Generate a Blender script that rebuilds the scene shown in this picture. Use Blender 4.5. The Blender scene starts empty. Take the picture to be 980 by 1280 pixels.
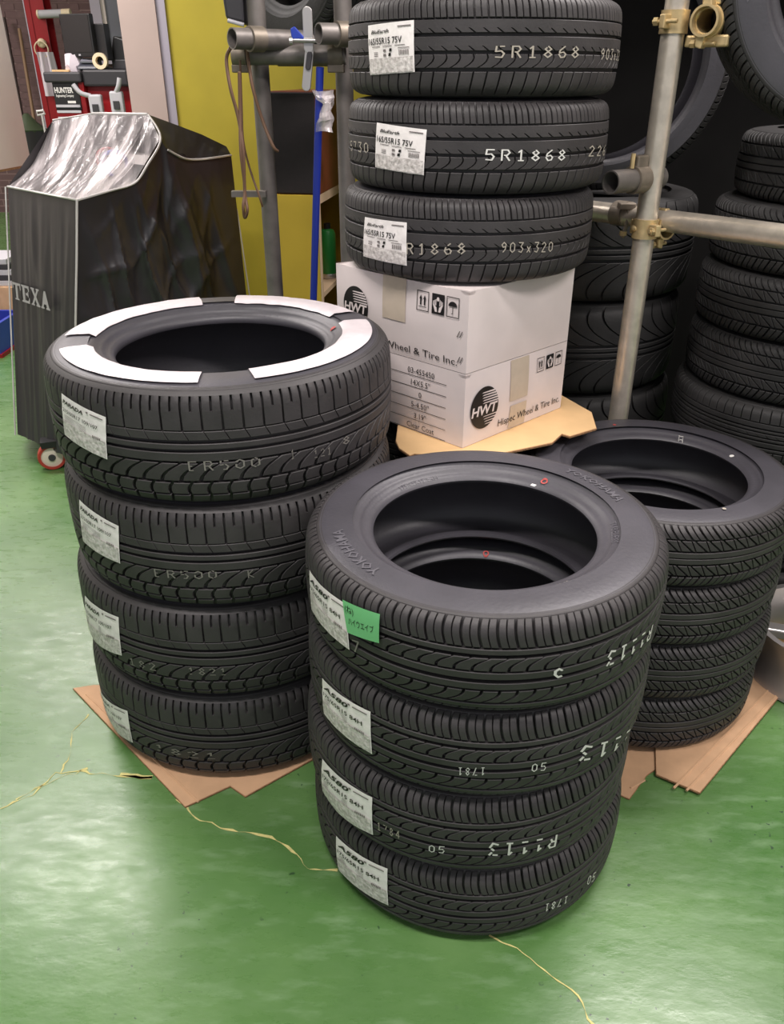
import bpy, bmesh, math, random
from mathutils import Vector, Matrix, noise
random.seed(7)
PI = math.pi
sc = bpy.context.scene
C = sc.collection
# ------------------------------------------------------------------ camera
F, PITCH, H = 1010.3, math.radians(28.417), 1.347
CP, SP = math.cos(PITCH), math.sin(PITCH)
cam = bpy.data.cameras.new('camera')
co = bpy.data.objects.new('camera', cam); C.objects.link(co)
co.location = (0, 0, H); co.rotation_euler = (PI/2 - PITCH, 0, 0)
cam.sensor_fit = 'VERTICAL'; cam.sensor_height = 24.0; cam.lens = 24.0*F/1280.0
cam.clip_start = 0.02; cam.clip_end = 100
sc.camera = co
# ------------------------------------------------------------------ world, lights, exposure
w = bpy.data.worlds.new('world'); sc.world = w; w.use_nodes = True
w.node_tree.nodes['Background'].inputs[0].default_value = (0.92, 0.93, 1.0, 1)
w.node_tree.nodes['Background'].inputs[1].default_value = 0.43
def area(name, loc, sx, sy, power, col=(1, .95, .9), rot=(0, 0, 0)):
    l = bpy.data.lights.new(name, 'AREA'); l.shape = 'RECTANGLE'; l.size = sx; l.size_y = sy
    l.energy = power; l.color = col
    o = bpy.data.objects.new(name, l); C.objects.link(o); o.location = loc; o.rotation_euler = rot
    return o
LC = (1, .93, .91)
for i, (x, y, p) in enumerate(((-1.9, 3.4, 52), (-3.9, 3.6, 30), (1.3, 2.1, 55), (-.5, .6, 45), (1.6, .2, 40), (-2.5, 5.3, 48), (-5.0, 7.2, 70))):
    area('ceiling_lamp_light', (x, y, 2.96), 1.2, .25, p, LC)
sc.view_settings.view_transform = 'Standard'; sc.view_settings.look = 'None'
sc.view_settings.gamma = 1; sc.view_settings.exposure = 0.35
sc.view_settings.use_curve_mapping = False

# ------------------------------------------------------------------ pixel helpers (980x1280 frame)
def ray(x, y):
    a = (x-490)/F; b = -(y-640)/F
    return Vector((a, CP+b*SP, -SP+b*CP))
def atz(x, y, z):
    r = ray(x, y); t = (z-H)/r.z
    return Vector((r.x*t, r.y*t, z))
def atY(x, y, Y):
    r = ray(x, y); t = Y/r.y
    return Vector((r.x*t, Y, H+r.z*t))
def atcyl(x, y, cx, cy, R):                       # first hit of the pixel's ray with an upright cylinder
    r = ray(x, y)
    a = r.x**2+r.y**2; b = -2*(r.x*cx+r.y*cy); c = cx*cx+cy*cy-R*R
    d = b*b-4*a*c
    t = (-b-math.sqrt(max(d, 0)))/(2*a)
    return math.atan2(r.y*t-cy, r.x*t-cx), H+r.z*t

# ------------------------------------------------------------------ materials
def lin(c):
    return tuple(((v/255)/12.92 if v/255 <= .04045 else (((v/255)+.055)/1.055)**2.4) for v in c)+(1,)
MATS = {}
def mat(name, rgb, rough=.6, metal=0, spec=.5, var=0, scale=20, bump=0, bscale=60, alpha=1, dark=None, detail=4, coat=0, emit=0):
    if name in MATS: return MATS[name]
    m = bpy.data.materials.new(name); m.use_nodes = True; MATS[name] = m
    nt = m.node_tree; b = nt.nodes['Principled BSDF']
    col = lin(rgb)
    b.inputs['Base Color'].default_value = col; b.inputs['Roughness'].default_value = rough
    b.inputs['Metallic'].default_value = metal; b.inputs['Specular IOR Level'].default_value = spec
    if coat: b.inputs['Coat Weight'].default_value = coat; b.inputs['Coat Roughness'].default_value = .15
    if alpha < 1: b.inputs['Alpha'].default_value = alpha
    if emit: b.inputs['Emission Color'].default_value = col; b.inputs['Emission Strength'].default_value = emit
    if var or bump:
        tc = nt.nodes.new('ShaderNodeTexCoord')
    if var:
        n = nt.nodes.new('ShaderNodeTexNoise'); n.inputs['Scale'].default_value = scale; n.inputs['Detail'].default_value = detail
        nt.links.new(tc.outputs['Object'], n.inputs['Vector'])
        r = nt.nodes.new('ShaderNodeValToRGB')
        d = lin(dark) if dark else tuple(c*(1-var) for c in col[:3])+(1,)
        e = col if dark else tuple(min(1, c*(1+var)) for c in col[:3])+(1,)
        r.color_ramp.elements[0].position = .35; r.color_ramp.elements[0].color = d
        r.color_ramp.elements[1].position = .65; r.color_ramp.elements[1].color = e
        nt.links.new(n.outputs['Fac'], r.inputs['Fac']); nt.links.new(r.outputs['Color'], b.inputs['Base Color'])
    if bump:
        n2 = nt.nodes.new('ShaderNodeTexNoise'); n2.inputs['Scale'].default_value = bscale; n2.inputs['Detail'].default_value = 5
        nt.links.new(tc.outputs['Object'], n2.inputs['Vector'])
        bp = nt.nodes.new('ShaderNodeBump'); bp.inputs['Strength'].default_value = bump; bp.inputs['Distance'].default_value = .004
        nt.links.new(n2.outputs['Fac'], bp.inputs['Height']); nt.links.new(bp.outputs['Normal'], b.inputs['Normal'])
    return m
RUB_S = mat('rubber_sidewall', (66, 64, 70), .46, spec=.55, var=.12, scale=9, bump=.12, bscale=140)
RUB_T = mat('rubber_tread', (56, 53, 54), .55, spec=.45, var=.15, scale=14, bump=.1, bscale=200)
RUB_D = mat('rubber_dark', (44, 43, 43), .62, spec=.4, var=.2, scale=10, bump=.15, bscale=160)  # darker, rougher rubber on the rear tyres
RUB_L = mat('rubber_lettering', (90, 88, 94), .4, spec=.5)
PAPER = mat('paper_label', (246, 240, 238), .5, var=.05, scale=60, bump=.3, bscale=70)
CRUMP = mat('paper_crumpled_print', (232, 226, 223), .5, var=.2, scale=140, bump=.8, bscale=90, dark=(186, 179, 176))
INK = mat('ink_black', (22, 20, 22), .5)
INKG = mat('ink_grey', (120, 113, 112), .6)
PAINTW = mat('paint_white', (222, 220, 216), .6)
PAINTY = mat('paint_cream', (172, 164, 152), .6)
PAINTF = mat('paint_faded', (128, 124, 118), .6)
REDM = mat('paint_red', (176, 70, 66), .6)
WFILM = mat('white_protective_film', (216, 206, 210), .38, var=.05, scale=40, bump=.25, bscale=50)
CARD = mat('cardboard', (204, 164, 128), .8, var=.07, scale=18, bump=.12, bscale=90)
CARDL = mat('cardboard_light', (222, 184, 134), .8, var=.05, scale=14)
CARDE = mat('cardboard_core', (150, 112, 80), .9, var=.3, scale=120)
BOXW = mat('box_white', (232, 220, 218), .7, var=.03, scale=12, bump=.08, bscale=30)
TAPE = mat('box_tape', (205, 190, 172), .35, var=.05, scale=25, bump=.2, bscale=50)
PIPE = mat('galvanised_pipe', (204, 194, 180), .34, metal=.6, var=.12, scale=30, bump=.12, bscale=120)
PIPED = mat('dull_grey_pipe', (122, 116, 112), .5, metal=.45, var=.15, scale=18, bump=.1, bscale=90)
BRASS = mat('zinc_yellow_clamp', (204, 180, 134), .36, metal=.5, var=.15, scale=40, bump=.1, bscale=90)
CLAMPG = mat('dull_clamp', (134, 124, 112), .5, metal=.5, var=.15, scale=30)
YEL = mat('yellow_wall_paint', (196, 178, 58), .6, var=.06, scale=5, bump=.08, bscale=30)
YELC = mat('yellow_cabinet_paint', (194, 164, 52), .5, var=.05, scale=6)
BLACKCL = mat('black_nylon_cover', (50, 47, 50), .38, spec=.6, var=.1, scale=8, bump=.35, bscale=12)
PIPING = mat('white_piping', (205, 200, 198), .5)
RED = mat('red_paint', (150, 18, 26), .4, var=.05, scale=4)
BLK = mat('black_plastic', (30, 29, 31), .45)
DGREY = mat('dark_grey_plastic', (56, 54, 58), .5)
GREYP = mat('light_grey_plastic', (186, 184, 190), .45)
WHT = mat('white_paint', (228, 214, 208), .5, var=.02, scale=4)
CREAM = mat('cream_frame_paint', (204, 182, 174), .5, var=.03, scale=5)
LILAC = mat('pale_trim_paint', (186, 178, 192), .5)
SHADEP = mat('rack_shade_black', (14, 13, 13), .95, spec=.15, var=.2, scale=6)  # near-black that puts the rack's deep shade into the colour
BLUE = mat('blue_plastic', (34, 60, 168), .4)
BLUER = mat('blue_rod_paint', (38, 56, 160), .4)
WOODR = mat('red_brown_veneer', (110, 52, 34), .5, var=.12, scale=14)
WOODE = mat('pale_board_edge', (206, 178, 148), .6)
GREENC = mat('green_can_paint', (40, 130, 58), .4)
GREENT = mat('green_masking_tape', (118, 196, 132), .55, var=.03, scale=30)
CORD = mat('brown_cord', (112, 84, 66), .6)
CERAM = mat('cream_plastic', (232, 212, 180), .4)
TOWEL = mat('white_towel', (214, 204, 212), .9, bump=.3, bscale=80)
BRICK = mat('red_brown_brick', (110, 86, 86), .85, var=.13, scale=6)
MORTAR = mat('mortar', (136, 112, 110), .9, var=.08, scale=20)
CRACKM = mat('floor_crack_filler', (206, 196, 128), .8, var=.12, scale=60)
STEEL = mat('brushed_steel', (190, 186, 184), .35, metal=.7)
GLASSW = mat('window_pane', (128, 128, 138), .2, spec=.6)
WHEELR = mat('red_caster_rubber', (176, 58, 48), .45)
WHEELC = mat('cream_caster_hub', (228, 214, 198), .45)

def floor_mat():
    m = bpy.data.materials.new('green_epoxy_floor'); m.use_nodes = True
    nt = m.node_tree; b = nt.nodes['Principled BSDF']; L = nt.links
    tc = nt.nodes.new('ShaderNodeTexCoord')
    def nz(scale, detail, rough=.55, stretch=None):
        n = nt.nodes.new('ShaderNodeTexNoise'); n.inputs['Scale'].default_value = scale
        n.inputs['Detail'].default_value = detail; n.inputs['Roughness'].default_value = rough
        if stretch:
            mp = nt.nodes.new('ShaderNodeMapping'); mp.inputs['Scale'].default_value = stretch; mp.inputs['Rotation'].default_value = (0, 0, .6)
            L.new(tc.outputs['Object'], mp.inputs['Vector']); L.new(mp.outputs['Vector'], n.inputs['Vector'])
        else: L.new(tc.outputs['Object'], n.inputs['Vector'])
        return n
    def ramp(src, p0, c0, p1, c1):
        r = nt.nodes.new('ShaderNodeValToRGB')
        r.color_ramp.elements[0].position = p0; r.color_ramp.elements[0].color = c0
        r.color_ramp.elements[1].position = p1; r.color_ramp.elements[1].color = c1
        L.new(src, r.inputs['Fac']); return r
    n1 = nz(3.2, 6)
    base = ramp(n1.outputs['Fac'], .3, lin((70, 110, 54)), .72, lin((100, 136, 80)))
    n2 = nz(9, 5, .6, (1, 3.5, 1))
    sc_ = ramp(n2.outputs['Fac'], .52, (0, 0, 0, 1), .75, (.45, .45, .45, 1))
    mx = nt.nodes.new('ShaderNodeMix'); mx.data_type = 'RGBA'
    L.new(sc_.outputs['Color'], mx.inputs['Factor']); L.new(base.outputs['Color'], mx.inputs['A'])
    mx.inputs['B'].default_value = lin((138, 166, 128))
    n3 = nz(70, 2)
    sp = ramp(n3.outputs['Fac'], .29, (1, 1, 1, 1), .32, (0, 0, 0, 1))
    n4 = nz(4, 3)
    spm = ramp(n4.outputs['Fac'], .5, (0, 0, 0, 1), .6, (1, 1, 1, 1))
    mul = nt.nodes.new('ShaderNodeMath'); mul.operation = 'MULTIPLY'
    L.new(sp.outputs['Color'], mul.inputs[0]); L.new(spm.outputs['Color'], mul.inputs[1])
    mx2 = nt.nodes.new('ShaderNodeMix'); mx2.data_type = 'RGBA'
    L.new(mul.outputs[0], mx2.inputs['Factor']); L.new(mx.outputs['Result'], mx2.inputs['A'])
    mx2.inputs['B'].default_value = lin((38, 62, 42))
    L.new(mx2.outputs['Result'], b.inputs['Base Color'])
    n5 = nz(14, 6, .65, (1, 3, 1))
    rr = ramp(n5.outputs['Fac'], .3, (.21, .21, .21, 1), .75, (.42, .42, .42, 1))
    L.new(rr.outputs['Color'], b.inputs['Roughness'])
    b.inputs['Specular IOR Level'].default_value = .55
    bp = nt.nodes.new('ShaderNodeBump'); bp.inputs['Strength'].default_value = .12; bp.inputs['Distance'].default_value = .004
    n6 = nz(26, 6, .6, (1, 2, 1)); L.new(n6.outputs['Fac'], bp.inputs['Height']); L.new(bp.outputs['Normal'], b.inputs['Normal'])
    return m
FLOORM = floor_mat()
def far_brick_mat():                                  # bricks too far off to build one by one
    m = bpy.data.materials.new('far_brickwork'); m.use_nodes = True
    nt = m.node_tree; b = nt.nodes['Principled BSDF']; L = nt.links; b.inputs['Roughness'].default_value = .88
    tc = nt.nodes.new('ShaderNodeTexCoord'); sp = nt.nodes.new('ShaderNodeSeparateXYZ'); cb = nt.nodes.new('ShaderNodeCombineXYZ')
    L.new(tc.outputs['Object'], sp.inputs[0]); L.new(sp.outputs['X'], cb.inputs['X']); L.new(sp.outputs['Z'], cb.inputs['Y'])
    br = nt.nodes.new('ShaderNodeTexBrick'); br.inputs['Scale'].default_value = 1
    br.inputs['Brick Width'].default_value = .215; br.inputs['Row Height'].default_value = .066; br.inputs['Mortar Size'].default_value = .0055
    br.inputs['Color1'].default_value = lin((110, 86, 86)); br.inputs['Color2'].default_value = lin((98, 76, 76)); br.inputs['Mortar'].default_value = lin((136, 112, 110))
    L.new(cb.outputs[0], br.inputs['Vector']); L.new(br.outputs['Color'], b.inputs['Base Color'])
    return m
FARBRICK = far_brick_mat()

def plastic_mat():
    m = bpy.data.materials.new('clear_plastic_sheet'); m.use_nodes = True
    nt = m.node_tree; b = nt.nodes['Principled BSDF']; L = nt.links
    b.inputs['Base Color'].default_value = lin((236, 226, 228)); b.inputs['Roughness'].default_value = .16
    b.inputs['Specular IOR Level'].default_value = .9
    tc = nt.nodes.new('ShaderNodeTexCoord')
    mp = nt.nodes.new('ShaderNodeMapping'); mp.inputs['Rotation'].default_value = (0, 0, math.radians(-38)); mp.inputs['Scale'].default_value = (26, 4, 4)
    n = nt.nodes.new('ShaderNodeTexNoise'); n.inputs['Scale'].default_value = 1.0; n.inputs['Detail'].default_value = 4
    L.new(tc.outputs['Object'], mp.inputs['Vector']); L.new(mp.outputs['Vector'], n.inputs['Vector'])
    r = nt.nodes.new('ShaderNodeValToRGB'); r.color_ramp.elements[0].position = .42; r.color_ramp.elements[0].color = (.20, .20, .20, 1)
    r.color_ramp.elements[1].position = .68; r.color_ramp.elements[1].color = (.72, .72, .72, 1)
    L.new(n.outputs['Fac'], r.inputs['Fac']); L.new(r.outputs['Color'], b.inputs['Alpha'])
    bp = nt.nodes.new('ShaderNodeBump'); bp.inputs['Strength'].default_value = .6; bp.inputs['Distance'].default_value = .02
    L.new(n.outputs['Fac'], bp.inputs['Height']); L.new(bp.outputs['Normal'], b.inputs['Normal'])
    return m
CLEAR = plastic_mat()

# ------------------------------------------------------------------ mesh helpers
def link(name, me, m, parent=None, smooth=None):
    if m is not None and len(me.materials) == 0: me.materials.append(m)
    if smooth is not None and len(me.polygons):
        me.polygons.foreach_set('use_smooth', [True]*len(me.polygons))
        me.set_sharp_from_angle(angle=math.radians(smooth))
    o = bpy.data.objects.new(name, me); C.objects.link(o)
    if parent is not None: o.parent = parent
    return o
def mk(name, vs, fs, m, parent=None, smooth=None):
    me = bpy.data.meshes.new(name); me.from_pydata([tuple(v) for v in vs], [], fs); me.update()
    return link(name, me, m, parent, smooth)
def tag(o, label, cat, group=None, kind=None):
    if label: o['label'] = label
    if cat: o['category'] = cat
    if group: o['group'] = group
    if kind: o['kind'] = kind
    return o
def thing(name, label, cat, loc=(0, 0, 0), rz=0, group=None):
    o = bpy.data.objects.new(name, None); C.objects.link(o); o.empty_display_size = .05
    o.location = loc; o.rotation_euler = (0, 0, rz)
    return tag(o, label, cat, group)
class MB:
    def __init__(s): s.v = []; s.f = []
    def add(s, vs, fs):
        n = len(s.v); s.v += [Vector(v) for v in vs]; s.f += [tuple(i+n for i in f) for f in fs]; return s
    def box(s, x0, x1, y0, y1, z0, z1, M=None):
        vs = [Vector((x, y, z)) for z in (z0, z1) for y in (y0, y1) for x in (x0, x1)]
        if M is not None: vs = [M @ v for v in vs]
        return s.add(vs, [(0, 2, 3, 1), (4, 5, 7, 6), (0, 1, 5, 4), (2, 6, 7, 3), (0, 4, 6, 2), (1, 3, 7, 5)])
    def tube(s, pts, r, n=12, cap=True, closed=False):
        pts = [Vector(p) for p in pts]; k = len(pts)
        rs = r if isinstance(r, (list, tuple)) else [r]*k
        up = None; vs = []
        for i, p in enumerate(pts):
            a = pts[(i-1) % k] if (closed or i) else p; b = pts[(i+1) % k] if (closed or i < k-1) else p
            t = (b-a).normalized()
            if up is None:
                up = t.cross(Vector((0, 0, 1))) if abs(t.z) < .9 else t.cross(Vector((1, 0, 0)))
            up = (up - t*up.dot(t)).normalized(); w_ = t.cross(up)
            for j in range(n):
                q = 2*PI*j/n
                vs.append(p+up*math.cos(q)*rs[i]+w_*math.sin(q)*rs[i])
        fs = []
        for i in range(k if closed else k-1):
            for j in range(n):
                i2 = (i+1) % k
                fs.append((i*n+j, i*n+(j+1) % n, i2*n+(j+1) % n, i2*n+j))
        if cap and not closed: fs += [tuple(range(n))[::-1], tuple(range((k-1)*n, k*n))]
        return s.add(vs, fs)
    def pipe(s, a, b, r, wall=.003, n=28):           # a hollow pipe with open ends
        a = Vector(a); b = Vector(b); t = (b-a).normalized()
        up = t.cross(Vector((0, 0, 1))) if abs(t.z) < .9 else t.cross(Vector((1, 0, 0)))
        up.normalize(); w_ = t.cross(up); vs = []
        for p, rr in ((a, r), (b, r), (b, r-wall), (a, r-wall)):
            for j in range(n):
                q = 2*PI*j/n; vs.append(p+up*math.cos(q)*rr+w_*math.sin(q)*rr)
        fs = [(i*n+j, i*n+(j+1) % n, ((i+1) % 4)*n+(j+1) % n, ((i+1) % 4)*n+j) for i in range(4) for j in range(n)]
        return s.add(vs, fs)
    def lathe(s, prof, n=48, M=None, closed=False):  # prof: (r, z) list about local z
        k = len(prof); vs = []
        for j in range(n):
            q = 2*PI*j/n
            for r, z in prof: vs.append(Vector((r*math.cos(q), r*math.sin(q), z)))
        if M is not None: vs = [M @ v for v in vs]
        fs = []
        for j in range(n):
            j2 = (j+1) % n
            for i in range(k if closed else k-1):
                i2 = (i+1) % k
                fs.append((j*k+i, j2*k+i, j2*k+i2, j*k+i2))
        return s.add(vs, fs)
    def grid(s, fn, nu, nv):
        vs = [fn(i/nu, j/nv) for j in range(nv+1) for i in range(nu+1)]
        return s.add(vs, [(j*(nu+1)+i, j*(nu+1)+i+1, (j+1)*(nu+1)+i+1, (j+1)*(nu+1)+i) for j in range(nv) for i in range(nu)])
    def slab(s, poly, z0, z1, M=None):               # extruded polygon
        n = len(poly)
        vs = [Vector((p[0], p[1], z)) for z in (z0, z1) for p in poly]
        if M is not None: vs = [M @ v for v in vs]
        return s.add(vs, [tuple(range(n))[::-1], tuple(range(n, 2*n))]+[(i, (i+1) % n, n+(i+1) % n, n+i) for i in range(n)])
    def build(s, name, m, parent=None, smooth=None, bevel=0, fix=True):
        me = bpy.data.meshes.new(name); me.from_pydata([tuple(v) for v in s.v], [], s.f); me.update()
        if fix or bevel:
            bm = bmesh.new(); bm.from_mesh(me)
            if fix: bmesh.ops.recalc_face_normals(bm, faces=bm.faces)
            if bevel: bmesh.ops.bevel(bm, geom=[e for e in bm.edges if e.calc_face_angle(0) > .5], offset=bevel, segments=2, affect='EDGES', profile=.5)
            bm.to_mesh(me); bm.free()
        return link(name, me, m, parent, smooth)
def spline(pts, n=6):
    pts = [Vector(p) for p in pts]; out = []
    for i in range(len(pts)-1):
        p0 = pts[max(i-1, 0)]; p1 = pts[i]; p2 = pts[i+1]; p3 = pts[min(i+2, len(pts)-1)]
        for j in range(n):
            t = j/n
            out.append(.5*((2*p1)+(p2-p0)*t+(2*p0-5*p1+4*p2-p3)*t*t+(3*p1-p0-3*p2+p3)*t**3))
    out.append(pts[-1]); return out
def xform(o, origin, ex, ey, ez):
    M = Matrix((ex, ey, ez)).transposed().to_4x4(); M.translation = origin; return M

_TC = {}
def text2d(s, bold=0, shear=0, res=2, space=1):      # flat text outline as triangles, cap height 1, starting at x=0
    k = (s, bold, shear, res, space)
    if k in _TC: return _TC[k]
    cu = bpy.data.curves.new('t', 'FONT'); cu.body = s; cu.resolution_u = res; cu.offset = bold; cu.shear = shear
    cu.space_character = space; cu.fill_mode = 'FRONT'
    o = bpy.data.objects.new('t', cu); C.objects.link(o)
    dg = bpy.context.evaluated_depsgraph_get(); dg.update()
    me = bpy.data.meshes.new_from_object(o.evaluated_get(dg))
    vs = [(v.co.x, v.co.y) for v in me.vertices]; fs = [tuple(p.vertices) for p in me.polygons]
    bpy.data.objects.remove(o); bpy.data.curves.remove(cu); bpy.data.meshes.remove(me)
    x0 = min(v[0] for v in vs); cap = .73
    vs = [((v[0]-x0)/cap, v[1]/cap) for v in vs]
    _TC[k] = (vs, fs, max(v[0] for v in vs)); return _TC[k]
def text_on(mb, s, fn, u0, v0, h, width=None, **kw): # fn(u, v) -> 3D; text baseline starts at (u0, v0), cap height h
    vs, fs, wd = text2d(s, **kw)
    sx = (width/wd) if width else h
    mb.add([fn(u0+x*sx, v0+y*h) for x, y in vs], fs); return mb
STROKES = {'0': [[(0, .2), (0, .8), (.3, 1), (.6, .8), (.6, .2), (.3, 0), (0, .2)]], '1': [[(.1, .8), (.3, 1), (.3, 0)], [(.1, 0), (.5, 0)]],
 '2': [[(0, .8), (.3, 1), (.6, .75), (0, 0), (.6, 0)]], '3': [[(0, 1), (.6, 1), (.3, .6), (.6, .35), (.4, 0), (0, .1)]], '4': [[(.45, 0), (.45, 1), (0, .3), (.6, .3)]],
 '5': [[(.6, 1), (.05, 1), (0, .55), (.4, .6), (.6, .35), (.45, .02), (0, .05)]], '6': [[(.5, 1), (.1, .65), (0, .3), (.2, 0), (.5, .05), (.6, .3), (.4, .5), (.05, .4)]],
 '7': [[(0, 1), (.6, 1), (.2, 0)]], '8': [[(.3, .52), (.05, .75), (.3, 1), (.55, .75), (.3, .52), (0, .25), (.3, 0), (.6, .25), (.3, .52)]], '9': [[(.55, .6), (.2, .5), (0, .75), (.3, 1), (.58, .8), (.5, .3), (.2, 0)]],
 'R': [[(0, 0), (0, 1), (.45, 1), (.6, .75), (.4, .5), (0, .5)], [(.3, .5), (.6, 0)]], 'E': [[(.55, 1), (0, 1), (0, 0), (.55, 0)], [(0, .5), (.4, .5)]], 'L': [[(0, 1), (0, 0), (.5, 0)]],
 'K': [[(0, 0), (0, 1)], [(.55, 1), (0, .45), (.6, 0)]], 'C': [[(.55, .85), (.3, 1), (0, .7), (0, .3), (.3, 0), (.55, .15)]], 'x': [[(.05, .6), (.5, 0)], [(.5, .6), (.05, 0)]], ':': [[(.3, .3), (.3, .25)], [(.3, .75), (.3, .7)]],
 'U': [[(0, 1), (0, .2), (.3, 0), (.55, .2), (.55, 1)]], 'D': [[(0, 0), (0, 1), (.4, .9), (.55, .5), (.4, .1), (0, 0)]], ' ': []}
def stroke_text(mb, s, fn, w=.11, adv=.95, gap=.0, seed=None): # fn(a, b): a along text in heights, b in 0..1
    rnd = random.Random(seed or s)
    for i, ch in enumerate(s):
        for line in STROKES.get(ch, []):
            for (x0, y0), (x1, y1) in zip(line, line[1:]):
                d = Vector((x1-x0, y1-y0)); L = d.length
                if L < 1e-6: continue
                if rnd.random() < gap: x1 = x0+(x1-x0)*.5; y1 = y0+(y1-y0)*.5; d *= .5
                nrm = Vector((-d.y, d.x)).normalized()*w/2; e = d.normalized()*w*.3
                x = i*adv; x0_, x1_ = x0*.78+.06, x1*.78+.06
                vs = []; n = 3
                for k in range(n+1):
                    t = k/n; px = x0_+(x1_-x0_)*t; py = y0+(y1-y0)*t
                    ex = e*(-1 if k == 0 else (1 if k == n else 0))
                    vs += [fn(x+px+nrm.x+ex.x, py+nrm.y+ex.y), fn(x+px-nrm.x+ex.x, py-nrm.y+ex.y)]
                mb.add(vs, [(2*k, 2*k+1, 2*k+3, 2*k+2) for k in range(n)])
    return mb

# ================================================================== SETTING
def struct(o): o['kind'] = 'structure'; return o
fl = struct(MB().grid(lambda u, v: Vector((-7+u*12, -4+v*15, 0)), 12, 15).build('floor', FLOORM))
def crack(pix, wpx=.0026, amp=.007):
    pts = [atz(x, y, 0.0009) for x, y in pix]; P = []
    for a, b in zip(pts, pts[1:]):
        n = max(2, int((b-a).length/.012))
        P += [a.lerp(b, i/n) for i in range(n)]
    P.append(pts[-1]); vs = []
    for i, p in enumerate(P):
        t = (P[min(i+1, len(P)-1)]-P[max(i-1, 0)]).normalized(); n = Vector((-t.y, t.x, 0))
        p = p+n*amp*noise.noise(p*45); ww = wpx*max(.08, min(1.3, .5+1.6*noise.noise(p*38+Vector((5, 0, 0)))))
        vs += [p+n*ww, p-n*ww]
    m = MB().add(vs, [(2*i, 2*i+1, 2*i+3, 2*i+2) for i in range(len(P)-1)])
    return m.build('floor_crack', CRACKM, fl, fix=False)
crack([(0, 1010), (40, 993), (70, 966), (100, 964), (140, 970), (190, 972)])
crack([(75, 966), (88, 940), (90, 915), (112, 893)], .0016)
crack([(222, 998), (245, 1022), (290, 1038), (340, 1045), (372, 1068), (386, 1086), (422, 1088)])
crack([(612, 1168), (628, 1178), (655, 1190), (690, 1220), (722, 1245), (742, 1282)])
crack([(150, 968), (190, 972)], .0045)
crack([(20, 1000), (60, 978), (110, 962)], .0026, .012)
# yellow wall with its cream frame and pale trim
WY = 4.18
xw = atY(217, 100, WY).x
struct(MB().box(xw, 3.6, WY, WY+.12, 0, 3.0).build('wall_back', YEL))
xj0 = atY(164, 120, WY).x; xj1 = atY(206, 100, WY).x
struct(MB().box(xj0, xj1, WY-.02, WY+.14, 0, 3.0).build('trim_1', CREAM))
struct(MB().box(xj1, xw, WY-.01, WY+.13, 0, 3.0).build('trim_2', LILAC))
struct(MB().box(-7, 5, -.6, 11, 3.0, 3.1).build('ceiling', WHT))
struct(MB().box(3.6, 3.72, -.6, WY+.12, 0, 3.0).build('wall_right', WHT))
struct(MB().box(-7.12, -7, -.6, 9.7, 0, 3.0).build('wall_left', WHT))
# far brick wall
BY = 9.5
wf = struct(MB().box(-7, 1, BY, BY+.15, 0, 3.0).build('wall_far', FARBRICK))
bh, bl = .066, .215
bme = MB().box(0, bl-.011, -.005, .01, 0, bh-.011).build('brick', BRICK, wf, bevel=.0015)
first = True
wx0, wx1, wz0 = atY(114, 0, BY).x, -2.2, atY(150, 80, BY).z            # the window hole's place on the wall
for r in range(9, 33):
    for c in range(-24, -8):
        x = c*bl+(r % 2)*bl/2; z = r*bh
        if x+bl > wx0 and z+bh > wz0: continue
        if first: o = bme; first = False
        else: o = bme.copy(); C.objects.link(o); o.parent = wf
        o.location = (x, BY, z)
wn = struct(MB().box(wx0+.14, 0, BY-.03, BY+.02, wz0+.1, 2.9).build('window_1', GLASSW))
fr = MB().box(wx0, wx0+.1, BY-.07, BY+.02, wz0, 2.95).box(wx0+.1, .1, BY-.07, BY+.02, wz0, wz0+.1)
fr.build('window_frame', LILAC, wn); MB().box(wx0+.1, wx0+.14, BY-.05, BY+.02, wz0+.1, 2.95).build('window_sash', WHT, wn)

# ================================================================== TYRES
def profile(R, W, rb, dsec=.007):
    h = W/2
    tread = [(0, R), (.4*h, R-.001), (.7*h, R-.0035), (.82*h, R-.0075), (.89*h, R-.0135), (.935*h, R-.021)]
    return spline([(z, r, 0) for z, r in tread], 5)
class Tread:
    def __init__(s, R, W):
        p = profile(R, W, 0); full = [Vector((-q.x, q.y)) for q in reversed(p)][:-1]+[Vector((q.x, q.y)) for q in p]
        full.reverse()                              # from top (+z) to bottom
        s.p = full; s.L = [0]
        for a, b in zip(full, full[1:]): s.L.append(s.L[-1]+(b-a).length)
        s.R = R
    def at(s, v, off=0):                            # v in 0..1 from top edge to bottom edge -> (r, z)
        d = v*s.L[-1]
        for i in range(len(s.L)-1):
            if d <= s.L[i+1] or i == len(s.L)-2:
                t = (d-s.L[i])/(s.L[i+1]-s.L[i]); a = s.p[i]; b = s.p[i+1]; q = a.lerp(b, t); tg = (b-a).normalized()
                nx = Vector((-tg.y, tg.x))
                if nx.y < 0: nx = -nx
                q = q+nx*off; return q.y, q.x
def tap(v): return min(1, .04+v/.06, .04+(1-v)/.06)
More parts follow.
